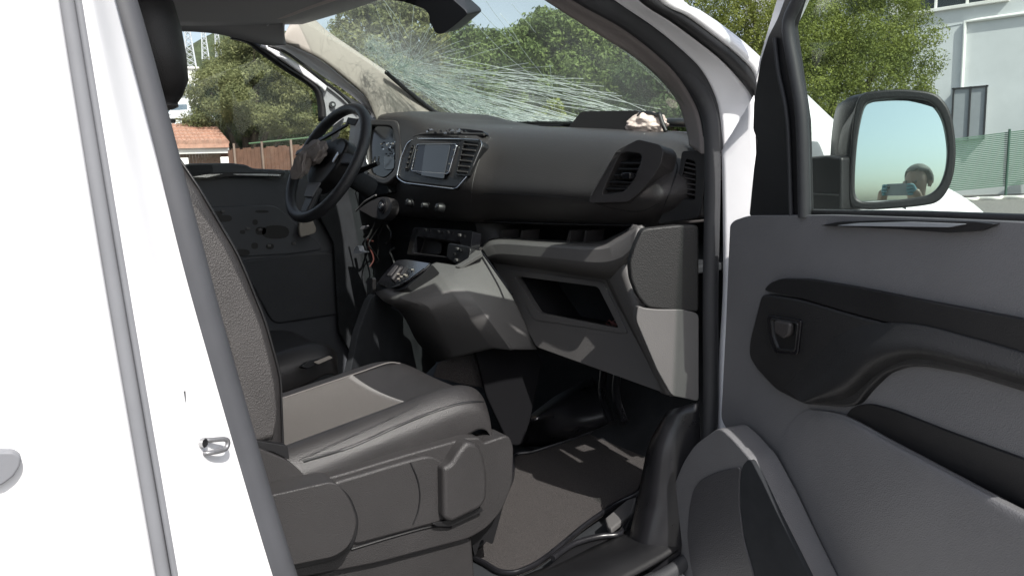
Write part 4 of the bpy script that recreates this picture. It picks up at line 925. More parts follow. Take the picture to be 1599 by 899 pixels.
ctr = np.mean([mfp.at(*p) for p in MO], axis=0)
rg = [[mfp.at(*p)+away*.018 for p in MO]]
for d, s in ((.05, 1.0), (.085, .95), (.11, .80), (.125, .5)):
    rg.append([ctr+(mfp.at(*p)-ctr)*s+away*d-Lr*(d*.55) for p in MO])
loft('mirror_housing', rg, BLACK, mir, 60)
hs = [(1310, 255), (1338, 165), (1345, 160), (1326, 250), (1328, 322), (1345, 328), (1325, 325), (1312, 312)]
surf('housing_side', [[mfp.off(-.004).at(*p) for p in ((1342, 152), (1334, 200), (1328, 250), (1326, 300), (1332, 324))], [mfp.off(-.05).at(*p) for p in ((1352, 146), (1318, 195), (1309, 245), (1307, 295), (1318, 322))], [mfp.off(-.10).at(*p) for p in ((1365, 146), (1330, 190), (1312, 240), (1308, 290), (1330, 318))]], BLACK, mir, nu=16, nv=8, thick=.004)
plate('mirror_arm', [(1258, 246), (1290, 243), (1314, 246), (1314, 330), (1258, 331)], D(.20), .10, BLACK, PD, .008, 5)
tube('arm_groove', [D(.1985).at(*p) for p in ((1263, 303), (1310, 305))], .002, BLACK, PD, 6)
# convex glass: its normal at the spot where the photographer shows points back at the camera
hit = mfp.off(-.008).at(1388, 294); RC = 2.6
nrm = CAM-hit; nrm /= np.linalg.norm(nrm); cc = hit-nrm*RC
def onball(px, py):
    d = ray(px, py); d = d/np.linalg.norm(d); oc = CAM-cc; b = oc@d; c = oc@oc-RC*RC
    return CAM+d*(-b-math.sqrt(b*b-c))
mi = [np.array(q) for q in MI]; cpx = np.mean(np.array(MI), axis=0); v = [onball(*cpx)]; k = len(mi); f = []
for j in range(1, 13):
    for p in mi: q = cpx+(np.array(p)-cpx)*(1.04*j/12); v.append(onball(*q))
for i in range(k): f.append([0, 1+i, 1+(i+1) % k])
for j in range(11):
    for i in range(k): a = 1+j*k; f.append([a+i, a+(i+1) % k, a+k+(i+1) % k, a+k+i])
mg = raw('mirror_glass', v, f, MIRROR, mir, 180)

# ================================================================== OUTSIDE
GRAVEL = mat('gravel_asphalt', (.17, .165, .155), .95, bump=1, bscale=60, bdist=.02, vary=.45, vscale=14)
WALLP = mat('painted_wall', (.60, .62, .63), .85, bump=.2, bscale=20, vary=.07, vscale=.8)
def leafmat(name, a, b, tl=.35):
    m = bpy.data.materials.new(name); m.use_nodes = True; t = m.node_tree; p = t.nodes['Principled BSDF']
    tc = t.nodes.new('ShaderNodeTexCoord'); n = t.nodes.new('ShaderNodeTexNoise'); n.inputs['Scale'].default_value = 1.7; n.inputs['Detail'].default_value = 5
    w = t.nodes.new('ShaderNodeTexWhiteNoise'); w.noise_dimensions = '3D'
    g = t.nodes.new('ShaderNodeNewGeometry'); c = t.nodes.new('ShaderNodeMix'); c.data_type = 'RGBA'
    ad = t.nodes.new('ShaderNodeMath'); ad.operation = 'MULTIPLY_ADD'; ad.inputs[1].default_value = .5
    r = t.nodes.new('ShaderNodeMapRange'); r.inputs['From Min'].default_value = .3; r.inputs['From Max'].default_value = .7; r.inputs['To Min'].default_value = -.2; r.inputs['To Max'].default_value = .7
    t.links.new(tc.outputs['Object'], n.inputs['Vector']); t.links.new(n.outputs['Fac'], r.inputs['Value'])
    t.links.new(g.outputs['Random Per Island'], ad.inputs[0]); t.links.new(r.outputs[0], ad.inputs[2]); t.links.new(ad.outputs[0], c.inputs[0])
    c.inputs[6].default_value = (*a, 1); c.inputs[7].default_value = (*b, 1); c.clamp_factor = True
    t.links.new(c.outputs[2], p.inputs['Base Color']); p.inputs['Roughness'].default_value = .6; p.inputs['Specular IOR Level'].default_value = .25
    tr = t.nodes.new('ShaderNodeBsdfTranslucent'); t.links.new(c.outputs[2], tr.inputs[0]); mx = t.nodes.new('ShaderNodeMixShader'); mx.inputs[0].default_value = tl
    out = t.nodes['Material Output']; t.links.new(p.outputs[0], mx.inputs[1]); t.links.new(tr.outputs[0], mx.inputs[2]); t.links.new(mx.outputs[0], out.inputs[0]); return m
LF1 = leafmat('foliage_green', (.070, .112, .036), (.20, .265, .082))
LF2 = leafmat('foliage_pine', (.10, .12, .05), (.28, .29, .13))
LF3 = leafmat('foliage_hedge', (.085, .115, .026), (.24, .275, .062))
LF4 = leafmat('foliage_dark', (.045, .078, .030), (.13, .19, .07))
BARK = mat('bark', (.09, .07, .05), .9, bump=.8, bscale=20, bdist=.02, vary=.3)
def leaves(name, blobs, n, size, m, parent, asp=.5, up=.3, shell=.55, seed=1):
    g = np.random.default_rng(seed); vol = np.array([b[3]*b[4]*b[5] for b in blobs])**.67; cnt = (vol/vol.sum()*n).astype(int); P = []; N = []
    for b, c in zip(blobs, cnt):
        d = g.normal(size=(c, 3)); d /= np.linalg.norm(d, axis=1)[:, None]; rr = (shell+(1-shell)*g.random(c)**.6)
        lump = 1+.16*np.sin(d[:, 0]*7+b[0])*np.sin(d[:, 2]*6+b[1]*2)+.09*np.sin(d[:, 1]*13+d[:, 2]*11)*np.sin(d[:, 0]*15)+.05*np.sin(d[:, 0]*31+b[1])*np.sin(d[:, 2]*27)
        P.append(np.array(b[:3])+d*(rr*lump)[:, None]*np.array(b[3:6])); N.append(d)
    P = np.concatenate(P); N = np.concatenate(N); k = len(P)
    N = N+g.normal(size=(k, 3))*.75; N[:, 2] += up; N /= np.linalg.norm(N, axis=1)[:, None]
    T = np.cross(N, g.normal(size=(k, 3))); T /= np.linalg.norm(T, axis=1)[:, None]; B = np.cross(N, T)
    s = size*(.6+.8*g.random(k))[:, None]
    V = np.stack([P-T*s, P+B*s*asp, P+T*s, P-B*s*asp], 1).reshape(-1, 3)
    me = bpy.data.meshes.new(name); me.vertices.add(4*k); me.vertices.foreach_set('co', V.ravel().astype(np.float32))
    me.loops.add(4*k); me.loops.foreach_set('vertex_index', np.arange(4*k, dtype=np.int32))
    me.polygons.add(k); me.polygons.foreach_set('loop_start', np.arange(0, 4*k, 4, dtype=np.int32)); me.update(calc_edges=True)
    o = link(name, me, m, parent, 0); return o
def clumps(blobs, per, rel, seed):
    g = np.random.default_rng(seed+99); out = []
    for b in blobs:
        for k in range(per):
            d = g.normal(size=3); d /= np.linalg.norm(d); q = (.62+.36*g.random()) if rel > .2 else (.78+.12*g.random()); r = rel*(.65+.7*g.random())
            out.append((b[0]+d[0]*b[3]*q, b[1]+d[1]*b[4]*q, b[2]+d[2]*b[5]*q, b[3]*r, b[4]*r, b[5]*r))
    return out
def tree(name, label, base, H, blobs, n, size, m, seed, group=None, cat='tree', tr=.16, asp=.5):
    """base: ground point; blobs: crown lumps relative to the base"""
    R_ = tag(empty(name, base), label, cat, group)
    mb = MB(); top = np.array([0, 0, H*.62]); rr = random.Random(seed)
    mb.add(tubev(crom([(0, 0, -.2), (rr.uniform(-.1, .1), rr.uniform(-.1, .1), H*.3), tuple(top)], 8), [tr*(1-.09*i) for i in range(8)], 8))
    for b in blobs[:9]:
        s = np.array([0, 0, H*rr.uniform(.2, .5)]); e = np.array(b[:3])
        mb.add(tubev(crom([s, s*.5+e*.5+np.array([0, 0, -.1*H]), e], 6), [tr*.5*(1-.13*i) for i in range(6)], 5))
    mb.build('trunk', BARK, R_)
    leaves('crown', clumps(blobs, 110 if cat == 'bush' else 30, .15 if cat == 'bush' else .28, seed), n, size, m, R_, asp, shell=.70 if cat == 'bush' else .45, seed=seed); return R_
# blobs from what the photograph shows: each lump by pixel centre, pixel radii and its distance
def lumps(base, items, dist):
    out = []
    for px, py, rx, ry, dd in items:
        c = far(px, py, dist+dd)-base; s = dist/F*1.12
        out.append((c[0], c[1], c[2], rx*s, rx*s, ry*s))
    return out
def ground_pt(px, dist, z=0): p = far(px, 260, dist); return np.array([p[0], p[1], z])

# ground : one sheet with a gentle rise on the right and a hillside far behind
hillc = far(300, 250, 95)[:2]
def gz(x, y):
    p = np.array([x, y]); d = np.linalg.norm(p-CAM[:2])
    a = float((p-CAM[:2])@rgt[:2]); b = float((p-CAM[:2])@fwd_h[:2])
    ss = lambda e0, e1, v: (lambda t: t*t*(3-2*t))(min(max((v-e0)/(e1-e0), 0), 1))
    z = 1.0*ss(10, 22, a)*ss(14, 24, d)*min(max((a-13)*.06, 0), .8) if b > 0 else 0
    return z+6.5*ss(38, 75, b)*ss(2, -14, a)
bm = bmesh.new(); gv = {}
ts = [0, 1.5, 3, 5, 7, 9, 11, 13, 15, 17, 19, 21, 23, 25, 27, 29, 31, 33, 36, 40, 45, 50, 56, 62, 68, 75, 85, 100, 130, 200, 400, 900]; na = 96
c0 = bm.verts.new((CAM[0], CAM[1], 0)); prev = None
for t in ts[1:]:
    ring = []
    for k in range(na):
        a = 2*math.pi*k/na; x, y = CAM[0]+t*math.cos(a), CAM[1]+t*math.sin(a); ring.append(bm.verts.new((x, y, gz(x, y))))
    for k in range(na):
        j = (k+1) % na
        if prev is None: bm.faces.new((c0, ring[k], ring[j]))
        else: bm.faces.new((prev[k], ring[k], ring[j], prev[j]))
    prev = ring
me = bpy.data.meshes.new('ground'); bm.to_mesh(me); bm.free()
tag(link('ground', me, GRAVEL, None, 180), kind='structure')

# trees behind the windscreen
def wtree(label, px, dist, items, n, size, m, seed, H=5):
    b = ground_pt(px, dist); return tree('leafy_tree', label, b, H, lumps(b, items, dist), n, size, m, seed, 'trees beyond the windscreen')
wtree('tall light green tree rising highest behind the left half of the cracked windscreen', 600, 15, [(600, 40, 46, 46, 0), (575, 70, 55, 48, .5), (640, 60, 50, 42, -.3), (540, 95, 45, 45, .3), (610, 120, 70, 60, 0), (560, 150, 60, 50, .6), (650, 150, 60, 50, .2), (600, 200, 80, 60, 0), (610, 10, 30, 26, .2)], 70000, .040, LF2, 21, 6)
wtree('broad round tree behind the rear-view mirror in the middle of the windscreen', 730, 17, [(720, 105, 60, 50, 0), (770, 85, 55, 42, .4), (690, 130, 55, 45, -.4), (800, 110, 60, 52, .4), (740, 150, 80, 60, 0), (780, 180, 80, 60, -.3), (700, 190, 70, 60, .2), (820, 80, 45, 36, .2)], 70000, .040, LF1, 22)
wtree('dense green tree highest at the right end of the windscreen', 900, 13, [(880, 60, 55, 46, 0), (925, 60, 60, 52, .3), (850, 90, 50, 46, -.2), (960, 90, 65, 60, .2), (900, 120, 80, 62, -.3), (1000, 130, 70, 66, .3), (950, 170, 85, 60, 0), (860, 170, 70, 60, .2), (900, 32, 40, 26, 0)], 85000, .034, LF1, 23)
wtree('dark green tree low behind the torn dashboard lid', 1040, 11.5, [(1030, 160, 60, 56, 0), (1000, 190, 60, 50, .2), (1075, 180, 55, 60, .3), (1060, 120, 50, 50, .4), (960, 205, 55, 40, .2)], 60000, .032, LF4, 24)
wtree('young yellow green bush just above the middle of the dashboard', 858, 9, [(858, 190, 20, 26, 0), (850, 205, 22, 22, .1), (866, 175, 12, 16, 0), (842, 215, 25, 25, 0)], 5000, .036, LF3, 25, 2.2)
wtree('dark leafy tree filling the gap low behind the middle of the windscreen', 800, 21, [(760, 150, 90, 70, 0), (840, 150, 90, 70, 0), (680, 180, 90, 70, 0), (920, 170, 90, 80, 0), (1010, 170, 90, 90, 0), (580, 190, 80, 70, 0), (800, 220, 140, 60, 0)], 36000, .08, LF4, 26)
# clipped hedge on the right
hb = ground_pt(1250, 13.5)
hd_ = [(1100, 20, 75, 80, 0), (1170, 0, 80, 85, .2), (1250, 10, 95, 95, 0), (1330, 50, 85, 85, -.2), (1375, 90, 74, 78, 0), (1280, 120, 110, 100, -.5), (1200, 120, 110, 110, -.3), (1120, 140, 90, 110, 0), (1330, 170, 95, 95, 0), (1230, 220, 130, 110, 0), (1140, 240, 110, 100, 0), (1060, 60, 55, 70, .4), (1340, 10, 70, 70, .5)]
tree('clipped_bush', 'huge rounded clipped bush beside the pale grey building, behind the open door', hb, 4.5, lumps(hb, hd_, 13.5), 300000, .021, LF3, 31, None, 'bush', .2, .35)
# round pine on the left
pb = ground_pt(390, 24)
pd_ = [(405, 92, 48, 34, 0), (362, 112, 42, 38, .4), (440, 112, 46, 38, 0), (330, 145, 30, 32, .3), (400, 145, 70, 44, -.6), (460, 150, 44, 42, .2), (345, 165, 48, 36, -.2), (398, 74, 30, 16, 0), (318, 168, 18, 18, .2), (480, 170, 40, 34, .4), (430, 185, 50, 24, 0), (520, 150, 44, 44, 1), (370, 190, 36, 20, .1)]
tree('round_pine', 'round olive green tree seen through the driver side window', pb, 5, lumps(pb, pd_, 24), 120000, .042, LF2, 41, None, 'tree', .22, .3)
db = ground_pt(420, 27)
tree('dark_hedge', 'dark shaded hedge under the round tree beyond the driver window', db, 2, lumps(db, [(380, 215, 50, 24, 0), (450, 215, 60, 26, 0), (520, 220, 60, 26, 0), (420, 235, 60, 24, 0), (350, 235, 40, 20, 0)], 27), 9000, .11, LF4, 43, None, 'hedge', .08)

# porch house with a tiled roof
BRN = mat('brown_boards', (.16, .085, .055), .8, vary=.2, vscale=8)
TILE = mat('clay_tile', (.38, .215, .155), .8, vary=.25, vscale=9)
WHT = mat('white_render', (.75, .74, .71), .85, vary=.06, vscale=2)
HD = 22.0
ea, eb_ = far(250, 233, HD), far(357, 219, HD)
ra, rb_ = far(244, 202, HD+2.2), far(334, 192, HD+2.2)
ho = tag(empty('porch_house', (ea[0], ea[1], 0)), 'low white porch with brown boards and a clay tiled roof below the round tree', 'house')
off = np.array([ea[0], ea[1], 0])
ez = (ea[2]+eb_[2])/2; rz = (ra[2]+rb_[2])/2
A0 = np.array([ea[0], ea[1], ez]); A1 = np.array([eb_[0], eb_[1], ez]); B1 = np.array([rb_[0], rb_[1], rz]); B0 = np.array([ra[0], ra[1], rz])
prism('roof', [A0-off, A1-off, B1-off, B0-off], (0, 0, -.10), TILE, ho, 0)
mtile = None; nrow, ncol = 6, 15
for i in range(ncol):
    for j in range(nrow):
        s, t0, t1 = (i+.5)/ncol, j/nrow, (j+1.12)/nrow
        a = (A0*(1-s)+A1*s)*(1-t0)+(B0*(1-s)+B1*s)*t0; b = (A0*(1-s)+A1*s)*(1-min(t1, 1))+(B0*(1-s)+B1*s)*min(t1, 1)
        v, f = tubev([a-off+np.array([0, 0, .035]), b-off+np.array([0, 0, .015])], [.085, .062], 6); raw('roof_tile', v, f, TILE, ho, 60)
ux = (A1-A0)/np.linalg.norm(A1-A0); uy = np.array([-ux[1], ux[0], 0]); uy = uy if uy@fwd_h > 0 else -uy
prism('eave_beam', [A0-off+(0, 0, -.10)+uy*.1, A1-off+(0, 0, -.10)+uy*.1, A1-off+(0, 0, -.24)+uy*.1, A0-off+(0, 0, -.24)+uy*.1], uy*.16, WHT, ho, .01)
Lh = np.linalg.norm(A1-A0)
for s in (.0, .32, .93):
    c = A0+ux*Lh*s-off; box('post', (c[0]+uy[0]*.18, c[1]+uy[1]*.18, (ez-.34)/2), .24, .24, ez-.34, WHT, ho, .015, [ux, uy, np.array([0, 0, 1])])
for k in range(22):
    c = A0+ux*Lh*(k+.5)/22-off+uy*.45; box('board', (c[0], c[1], (ez-.1)/2), Lh/22-.004, .04, ez-.1, BRN, ho, 0, [ux, uy, np.array([0, 0, 1])])
# brown fence beyond the driver door
fa, fb = far(356, 226, 17), far(520, 214, 15)
fn = tag(empty('brown_fence', (fa[0], fa[1], 0)), 'brown board fence with a green top rail behind the steering wheel', 'fence')
fo_ = np.array([fa[0], fa[1], 0]); fu = np.array([fb[0]-fa[0], fb[1]-fa[1], 0]); fl_ = np.linalg.norm(fu); fu /= fl_; fw_ = np.array([-fu[1], fu[0], 0])
fz = (fa[2]+fb[2])/2
for k in range(26):
    c = fu*fl_*(k+.5)/26; box('board', (c[0], c[1], (fz-.1)/2), fl_/26-.012, .03, fz-.1-.05*(k % 3 == 0), BRN, fn, 0, [fu, fw_, np.array([0, 0, 1])])
tube('top_rail', [fu*fl_*.22+(0, 0, fz-.02), fu*fl_+(0, 0, fz+.03)], .016, mat('green_paint', (.10, .18, .09), .6), fn, 8)
for k in range(4):
    c = fu*fl_*(k+.3)/3.6-fw_*.05; tube('post', [c+(0, 0, 0), c+(0, 0, fz)], .025, mat('fence_post_brown', (.20, .15, .12), .8), fn, 6)

# far vehicles, sheds, masts
def far_van(name, label, px, py, wpx, dist, m, low=False, group=None):
    p = far(px, py, dist); u = rgt; w = fwd_h; s = wpx*dist/F; z0 = p[2]
    o = tag(empty(name, (p[0], p[1], z0)), label, 'van' if not low else 'car', group)
    h = s*(.95 if not low else .72); L = s*2.4
    prof = ([(0, .2), (.02, .55), (.22, .62), (.42, 1.0), (2.3, 1.0), (2.4, .9), (2.4, .2)] if not low else [(0, .25), (.05, .55), (.5, .62), (.85, 1.0), (1.6, 1.0), (2.1, .65), (2.3, .6), (2.3, .25)])
    pts = [w*(a*s)+np.array([0, 0, b*h]) for a, b in prof]
    prism('body', [q-u*s/2 for q in pts], u*s, m, o, .06*s)
    a, b = (2, 3); q0 = pts[a]; q1 = pts[b]; nn = np.cross(u, q1-q0); nn /= np.linalg.norm(nn); nn = nn if nn@w < 0 else -nn
    prism('windscreen', [q0*.9+q1*.1-u*s*.42+nn*.01, q0*.9+q1*.1+u*s*.42+nn*.01, q0*.1+q1*.9+u*s*.36+nn*.01, q0*.1+q1*.9-u*s*.36+nn*.01], nn*.02, mat('far_glass', (.10, .13, .16), .15), o, 0)
    for sx in (-1, 1):
        prism('headlight', [u*s*sx*.32+np.array([0, 0, h*.42])-w*.02, u*s*sx*.46+np.array([0, 0, h*.42])-w*.02, u*s*sx*.46+np.array([0, 0, h*.52])-w*.02, u*s*sx*.32+np.array([0, 0, h*.52])-w*.02], -w*.03, mat('far_lamp', (.6, .62, .65), .2), o, 0)
        for a in (.45, 1.9):
            c = w*a*s+u*s*.46*sx+np.array([0, 0, h*.2]); v, f = tubev([c-u*.08*s, c+u*.08*s], h*.2, 14); raw('wheel', v, f, RUBBER, o)
    return o
far_van('parked_van', 'white van parked far up the slope, left of the round tree', 279, 192, 28, 80, PAINT)
far_van('parked_car', 'white car parked just right of the far white van above the tiled roof', 306, 194, 22, 78, PAINT, True)
def shed(name, label, px0, px1, ytop, ybot, dist, m, depth=5):
    a, b = far(px0, ybot, dist), far(px1, ybot, dist); t = far((px0+px1)/2, ytop, dist)[2]; z = min(a[2], b[2])-2.5
    u = (b-a); u[2] = 0; L = np.linalg.norm(u); u /= L; w = np.array([-u[1], u[0], 0]); w = w if w@fwd_h > 0 else -w
    o = tag(empty(name, ((a[0]+b[0])/2, (a[1]+b[1])/2, z)), label, 'building')
    box('wall', (w[0]*depth/2, w[1]*depth/2, (t-z)/2), L, depth, t-z, m, o, .03, [u, w, np.array([0, 0, 1])])
    box('roof', (w[0]*depth/2, w[1]*depth/2, t-z+.12), L+.5, depth+.5, .24, WHT, o, .03, [u, w, np.array([0, 0, 1])])
    for k in range(3):
        c = u*L*((k+.5)/3-.5)-w*.03; box('window', (c[0], c[1], (t-z)*.72), L*.16, .08, (t-z)*.14, mat('far_glass', (0, 0, 0)), o, 0, [u, w, np.array([0, 0, 1])])
    return o
shed('warehouse', 'pale distant warehouse behind the round tree', 235, 316, 108, 190, 110, WHT, 10)
shed('low_warehouse', 'low white distant building with a flat roof behind the far van', 225, 300, 150, 190, 95, WALLP, 6)
hillm = mat('hill_scrub', (.055, .07, .035), 1, bump=1, bscale=.6, bdist=1, vary=.4, vscale=.2)
rows = []
for t in np.linspace(-1, 1, 30):
    c = far(330, 250, 330)[:2]+rgt[:2]*t*170; h = 58*(1-.35*t*t)*(.9+.08*math.sin(7*t)+.05*math.sin(17*t))
    rows.append([(c[0]-fwd_h[0]*40, c[1]-fwd_h[1]*40, -3), (c[0]-fwd_h[0]*15, c[1]-fwd_h[1]*15, h*.6), (c[0], c[1], h), (c[0]+fwd_h[0]*60, c[1]+fwd_h[1]*60, -3)])
tag(surf('hill', rows, hillm, None, nu=14, nv=60, thick=0), kind='structure')
def mast(px, ytop, ybot, wpx, dist, label):
    p, q = far(px, ytop, dist), far(px, ybot, dist); h = p[2]-q[2]; s = wpx*dist/F/2; mb = MB()
    o = tag(empty('lattice_mast', (q[0], q[1], q[2])), label, 'mast', 'lattice masts on the skyline'); n = 9; r = .09
    def cor(t, k): w = s*(1-.72*t); a = k*math.pi/2+.5; return np.array([w*math.cos(a)*1.3, w*math.sin(a)*1.3, h*t])
    legs = MB(); br = MB()
    for k in range(4): legs.add(tubev([cor(0, k), cor(1, k)], [r*1.4, r], 5))
    for i in range(n):
        for k in range(4):
            a, b = cor(i/n, k), cor((i+1)/n, (k+1) % 4); br.add(tubev([a, b], r*.6, 4)); br.add(tubev([cor(i/n, (k+1) % 4), cor((i+1)/n, k)], r*.6, 4))
    gm = mat('mast_grey', (.50, .52, .55), .6); legs.build('legs', gm, o); br.build('bracing', gm, o)
    am = MB()
    for t in (.75, .88, .98): am.add(tubev([(-s*.9*rgt[0], -s*.9*rgt[1], h*t), (s*.9*rgt[0], s*.9*rgt[1], h*t)], r*1.6, 5))
    am.build('cross_arm', gm, o)
mast(299, 30, 108, 15, 170, 'nearest lattice mast, left of the round tree top')
mast(322, 28, 95, 10, 200, 'second lattice mast from the left, just over the tree top')
mast(342, 34, 90, 9, 230, 'thin lattice mast on the right of the three, over the tree')

# pale grey building on the right
BD = 29.0
bl = math.radians(47)            # the wall runs back to the left at this angle to the view
wu = -(math.cos(bl)*fwd_h*1.0 - math.sin(bl)*rgt); wu = math.sin(bl)*rgt - math.cos(bl)*fwd_h; wu /= np.linalg.norm(wu)   # to the right along the wall
wn = np.array([-wu[1], wu[0], 0]); wn = wn if wn@fwd_h > 0 else -wn
w0 = far(1500, 240, BD); WPn = PL(w0, wn)
bo = np.array([w0[0], w0[1], 0])
bld = tag(empty('grey_building', tuple(bo)), 'pale grey rendered building with a high window, right of the clipped bush', 'building')
def onwall(px, py, d=0): return PL(w0-wn*d, wn).at(px, py)-bo
LW, RW_, HT = 7.5, 12.0, 9.0
wv = [tuple(-wu*LW+np.array([0, 0, -.5])), tuple(wu*RW_+np.array([0, 0, -.5])), tuple(wu*RW_+np.array([0, 0, HT])), tuple(-wu*LW+np.array([0, 0, HT]))]
k0, k1, k2, k3 = [onwall(*p) for p in ((1412, 22), (1562, 1), (1562, -110), (1412, -92))]
k1 = np.array([k1[0], k1[1], k0[2]]); k2 = np.array([k1[0], k1[1], k0[2]+2.2]); k3 = np.array([k0[0], k0[1], k0[2]+2.2])
hole = [k0, k1, k2, k3]; ov = [np.array(p) for p in wv]
fv = ov+hole+[p+wn*.3 for p in ov]+[p+wn*.3 for p in hole]; ff = []
for i in range(4):
    j = (i+1) % 4; ff += [[i, j, 4+j, 4+i], [8+i, 12+i, 12+j, 8+j], [4+i, 4+j, 12+j, 12+i], [i, 8+i, 8+j, j]]
raw('wall', fv, ff, WALLP, bld, 30)
box('side_wall', tuple(-wu*(LW-.15)+wn*4.3+np.array([0, 0, HT/2])), .3, 8, HT, WALLP, bld, 0, [wu, wn, np.array([0, 0, 1])])
box('roof', tuple(wu*(RW_-LW)/2+wn*4+np.array([0, 0, HT+.15])), LW+RW_+.6, 9, .3, WALLP, bld, 0, [wu, wn, np.array([0, 0, 1])])
wc = (k0+k2)/2; wl = np.linalg.norm(k1-k0)
win = box('window', tuple(wc+wn*.16), wl, .03, 2.2, mat('dark_pane', (.02, .026, .03), .08), bld, 0, [wu, wn, np.array([0, 0, 1])])
for k in range(4):
    c = k0+(k1-k0)*k/3*.985+(k1-k0)*.007; box('window_frame', (c[0]+wn[0]*.12, c[1]+wn[1]*.12, c[2]+1.1), .07, .08, 2.16, WHT, win, .005, [wu, wn, np.array([0, 0, 1])])
box('sill', tuple((k0+k1)/2+np.array([0, 0, -.05])-wn*.05), wl+.5, .16, .10, WHT, bld, .01, [wu, wn, np.array([0, 0, 1])])
c = k0-wu*.28; box('pilaster', (c[0]-wn[0]*.08, c[1]-wn[1]*.08, HT/2+k0[2]/2), .32, .14, HT-k0[2]+.4, WHT, bld, .01, [wu, wn, np.array([0, 0, 1])])
c = k0-wu*1.2; box('window', (c[0]-wn[0]*.02, c[1]-wn[1]*.02, k0[2]+1.3), 1.2, .05, 2.0, mat('dark_pane', (0, 0, 0)), bld, 0, [wu, wn, np.array([0, 0, 1])])
pp = [onwall(*p, .06) for p in ((1500, 178), (1503, 60), (1505, 35), (1530, 29), (1599, 17), (1680, 3))]
for q in pp[1:3]: q[0], q[1] = pp[0][0], pp[0][1]
pp[3][2] = pp[4][2] = pp[5][2] = pp[2][2]
tube('white_pipe', pp, .055, mat('pipe_white', (.80, .80, .77), .5), bld, 8)
tube('wall_joint', [onwall(1430, 52, .005), onwall(1502, 38, .005)*1.0], .012, mat('joint_grey', (.40, .43, .45), .9), bld, 5)
gpz = mat('shutter_grey', (.30, .32, .34), .6, vary=.06)
d0, d1 = onwall(1487, 215, .10), onwall(1538, 210, .10); dt = onwall(1487, 140, .10)[2]; dw = abs((d1-d0)@wu); dz0 = d0[2]-.1
cab = box('meter_cabinet', tuple((d0+d1)/2*np.array([1, 1, 0])+np.array([0, 0, (dt+dz0)/2])), dw, .16, dt-dz0, gpz, bld, .01, [wu, wn, np.array([0, 0, 1])])
cabc = (d0+d1)/2
for s in (-.5, 0.02, .5):
    q = cabc+wu*dw*s-wn*.10; box('cabinet_bar', (q[0], q[1], (dt+dz0)/2), .05, .05, dt-dz0+.06, MATS['rubber_seal'], cab, .004, [wu, wn, np.array([0, 0, 1])])
box('cabinet_bar', (cabc[0]-wn[0]*.10, cabc[1]-wn[1]*.10, dt), dw+.1, .05, .05, MATS['rubber_seal'], cab, .004, [wu, wn, np.array([0, 0, 1])])
# green slatted mesh fence in front of it
GFD = 26.5
q0, q1, t0_, t1_ = far(1440, 304, GFD), far(1680, 281, GFD+1.5), far(1440, 223, GFD), far(1680, 193, GFD+1.5)
gf = tag(empty('green_fence', tuple(q0)), 'green slatted mesh fence along the gravel in front of the grey building', 'fence')
GRN = mat('fence_green', (.075, .14, .10), .6, vary=.12, vscale=5)
ns = 28
for k in range(ns):
    t = (k+.5)/ns; a = q0+(t0_-q0)*t-q0; b = q1+(t1_-q1)*t-q0; d = b-a; l = np.linalg.norm(d); d /= l; n_ = np.cross(d, (0, 0, 1)); n_ /= np.linalg.norm(n_)
    box('fence_slat', tuple((a+b)/2), l, .012, (t0_[2]-q0[2])/ns*.66, GRN, gf, 0, [d, n_, np.cross(n_, d)])
for px in (1480, 1572, 1660):
    s = (px-1440)/240; a = (q1-q0)*s; tp_ = (t1_-t0_)*s+(t0_-q0)-a; n_ = -fwd_h*.05
    tube('fence_post', [a+n_+np.array([0, 0, -.3]), a+n_+np.array([0, 0, tp_[2]+.08])], .035, mat('post_green', (.04, .09, .065), .5), gf, 8)
# scalloped white hose on the gravel at the foot of the fence
pts = []
for k in range(60):
    t = k/59; a = q0+(q1-q0)*t-fwd_h*(.5+.35*abs(math.sin(t*math.pi*6.5))); pts.append((a[0], a[1], gz(a[0], a[1])+.05))
tag(tube('white_hose', pts, .05, mat('hose_white', (.75, .74, .70), .6), None, 6), 'white hose laid in loops along the foot of the green fence', 'hose')

# ---- photographer, seen in the door mirror
up3 = np.array([0, 0, 1.0]); bk_ = -fwd_h
pc = CAM+bk_*.022+rgt*.045-up3*.012
PHN = prism('phone', [pc+rgt*a+up3*b for a, b in rnd([(-.08, -.038), (.08, -.038), (.08, .038), (-.08, .038)], .012)], bk_*.009, mat('phone_back', (.16, .17, .19), .25), None, .002)
tag(PHN, 'smartphone held sideways in both hands by the photographer', 'phone')
ln = tube('camera_lens', [pc-rgt*.055+up3*.016-bk_*.0035, pc-rgt*.055+up3*.016], .008, GLOSSB, PHN, 14)
hc = CAM+bk_*.40-rgt*.012+up3*.040
SK = mat('skin', (.20, .125, .095), .55, bump=.1, bscale=200)
SHIRT = mat('teal_shirt', (.05, .12, .15), .9, vary=.1); GLOVE = mat('blue_glove', (.06, .17, .21), .6)
def skinned(name, verts, edges, radii, m, parent, lv=2, root=0):
    me = bpy.data.meshes.new(name); me.from_pydata([tuple(map(float, v)) for v in verts], edges, []); o = bpy.data.objects.new(name, me); COL.objects.link(o)
    sk = o.modifiers.new('skin', 'SKIN'); sk.use_smooth_shade = True
    lay = me.skin_vertices[0] if len(me.skin_vertices) else None
    if lay is None:
        bpy.context.view_layer.objects.active = o
        bm = bmesh.new(); bm.from_mesh(me); bm.verts.layers.skin.verify(); bm.to_mesh(me); bm.free(); lay = me.skin_vertices[0]
    for i, r in enumerate(radii): lay.data[i].radius = (r, r) if not hasattr(r, '__len__') else r
    lay.data[root].use_root = True
    s = o.modifiers.new('sub', 'SUBSURF'); s.levels = lv; s.render_levels = lv
    me.materials.append(m)
    if parent: o.parent = parent
    return o
fx = np.array([hc[0], hc[1], 0])+bk_*.05         # feet below
def B(r, b, z): return fx+rgt*r+bk_*b+up3*z
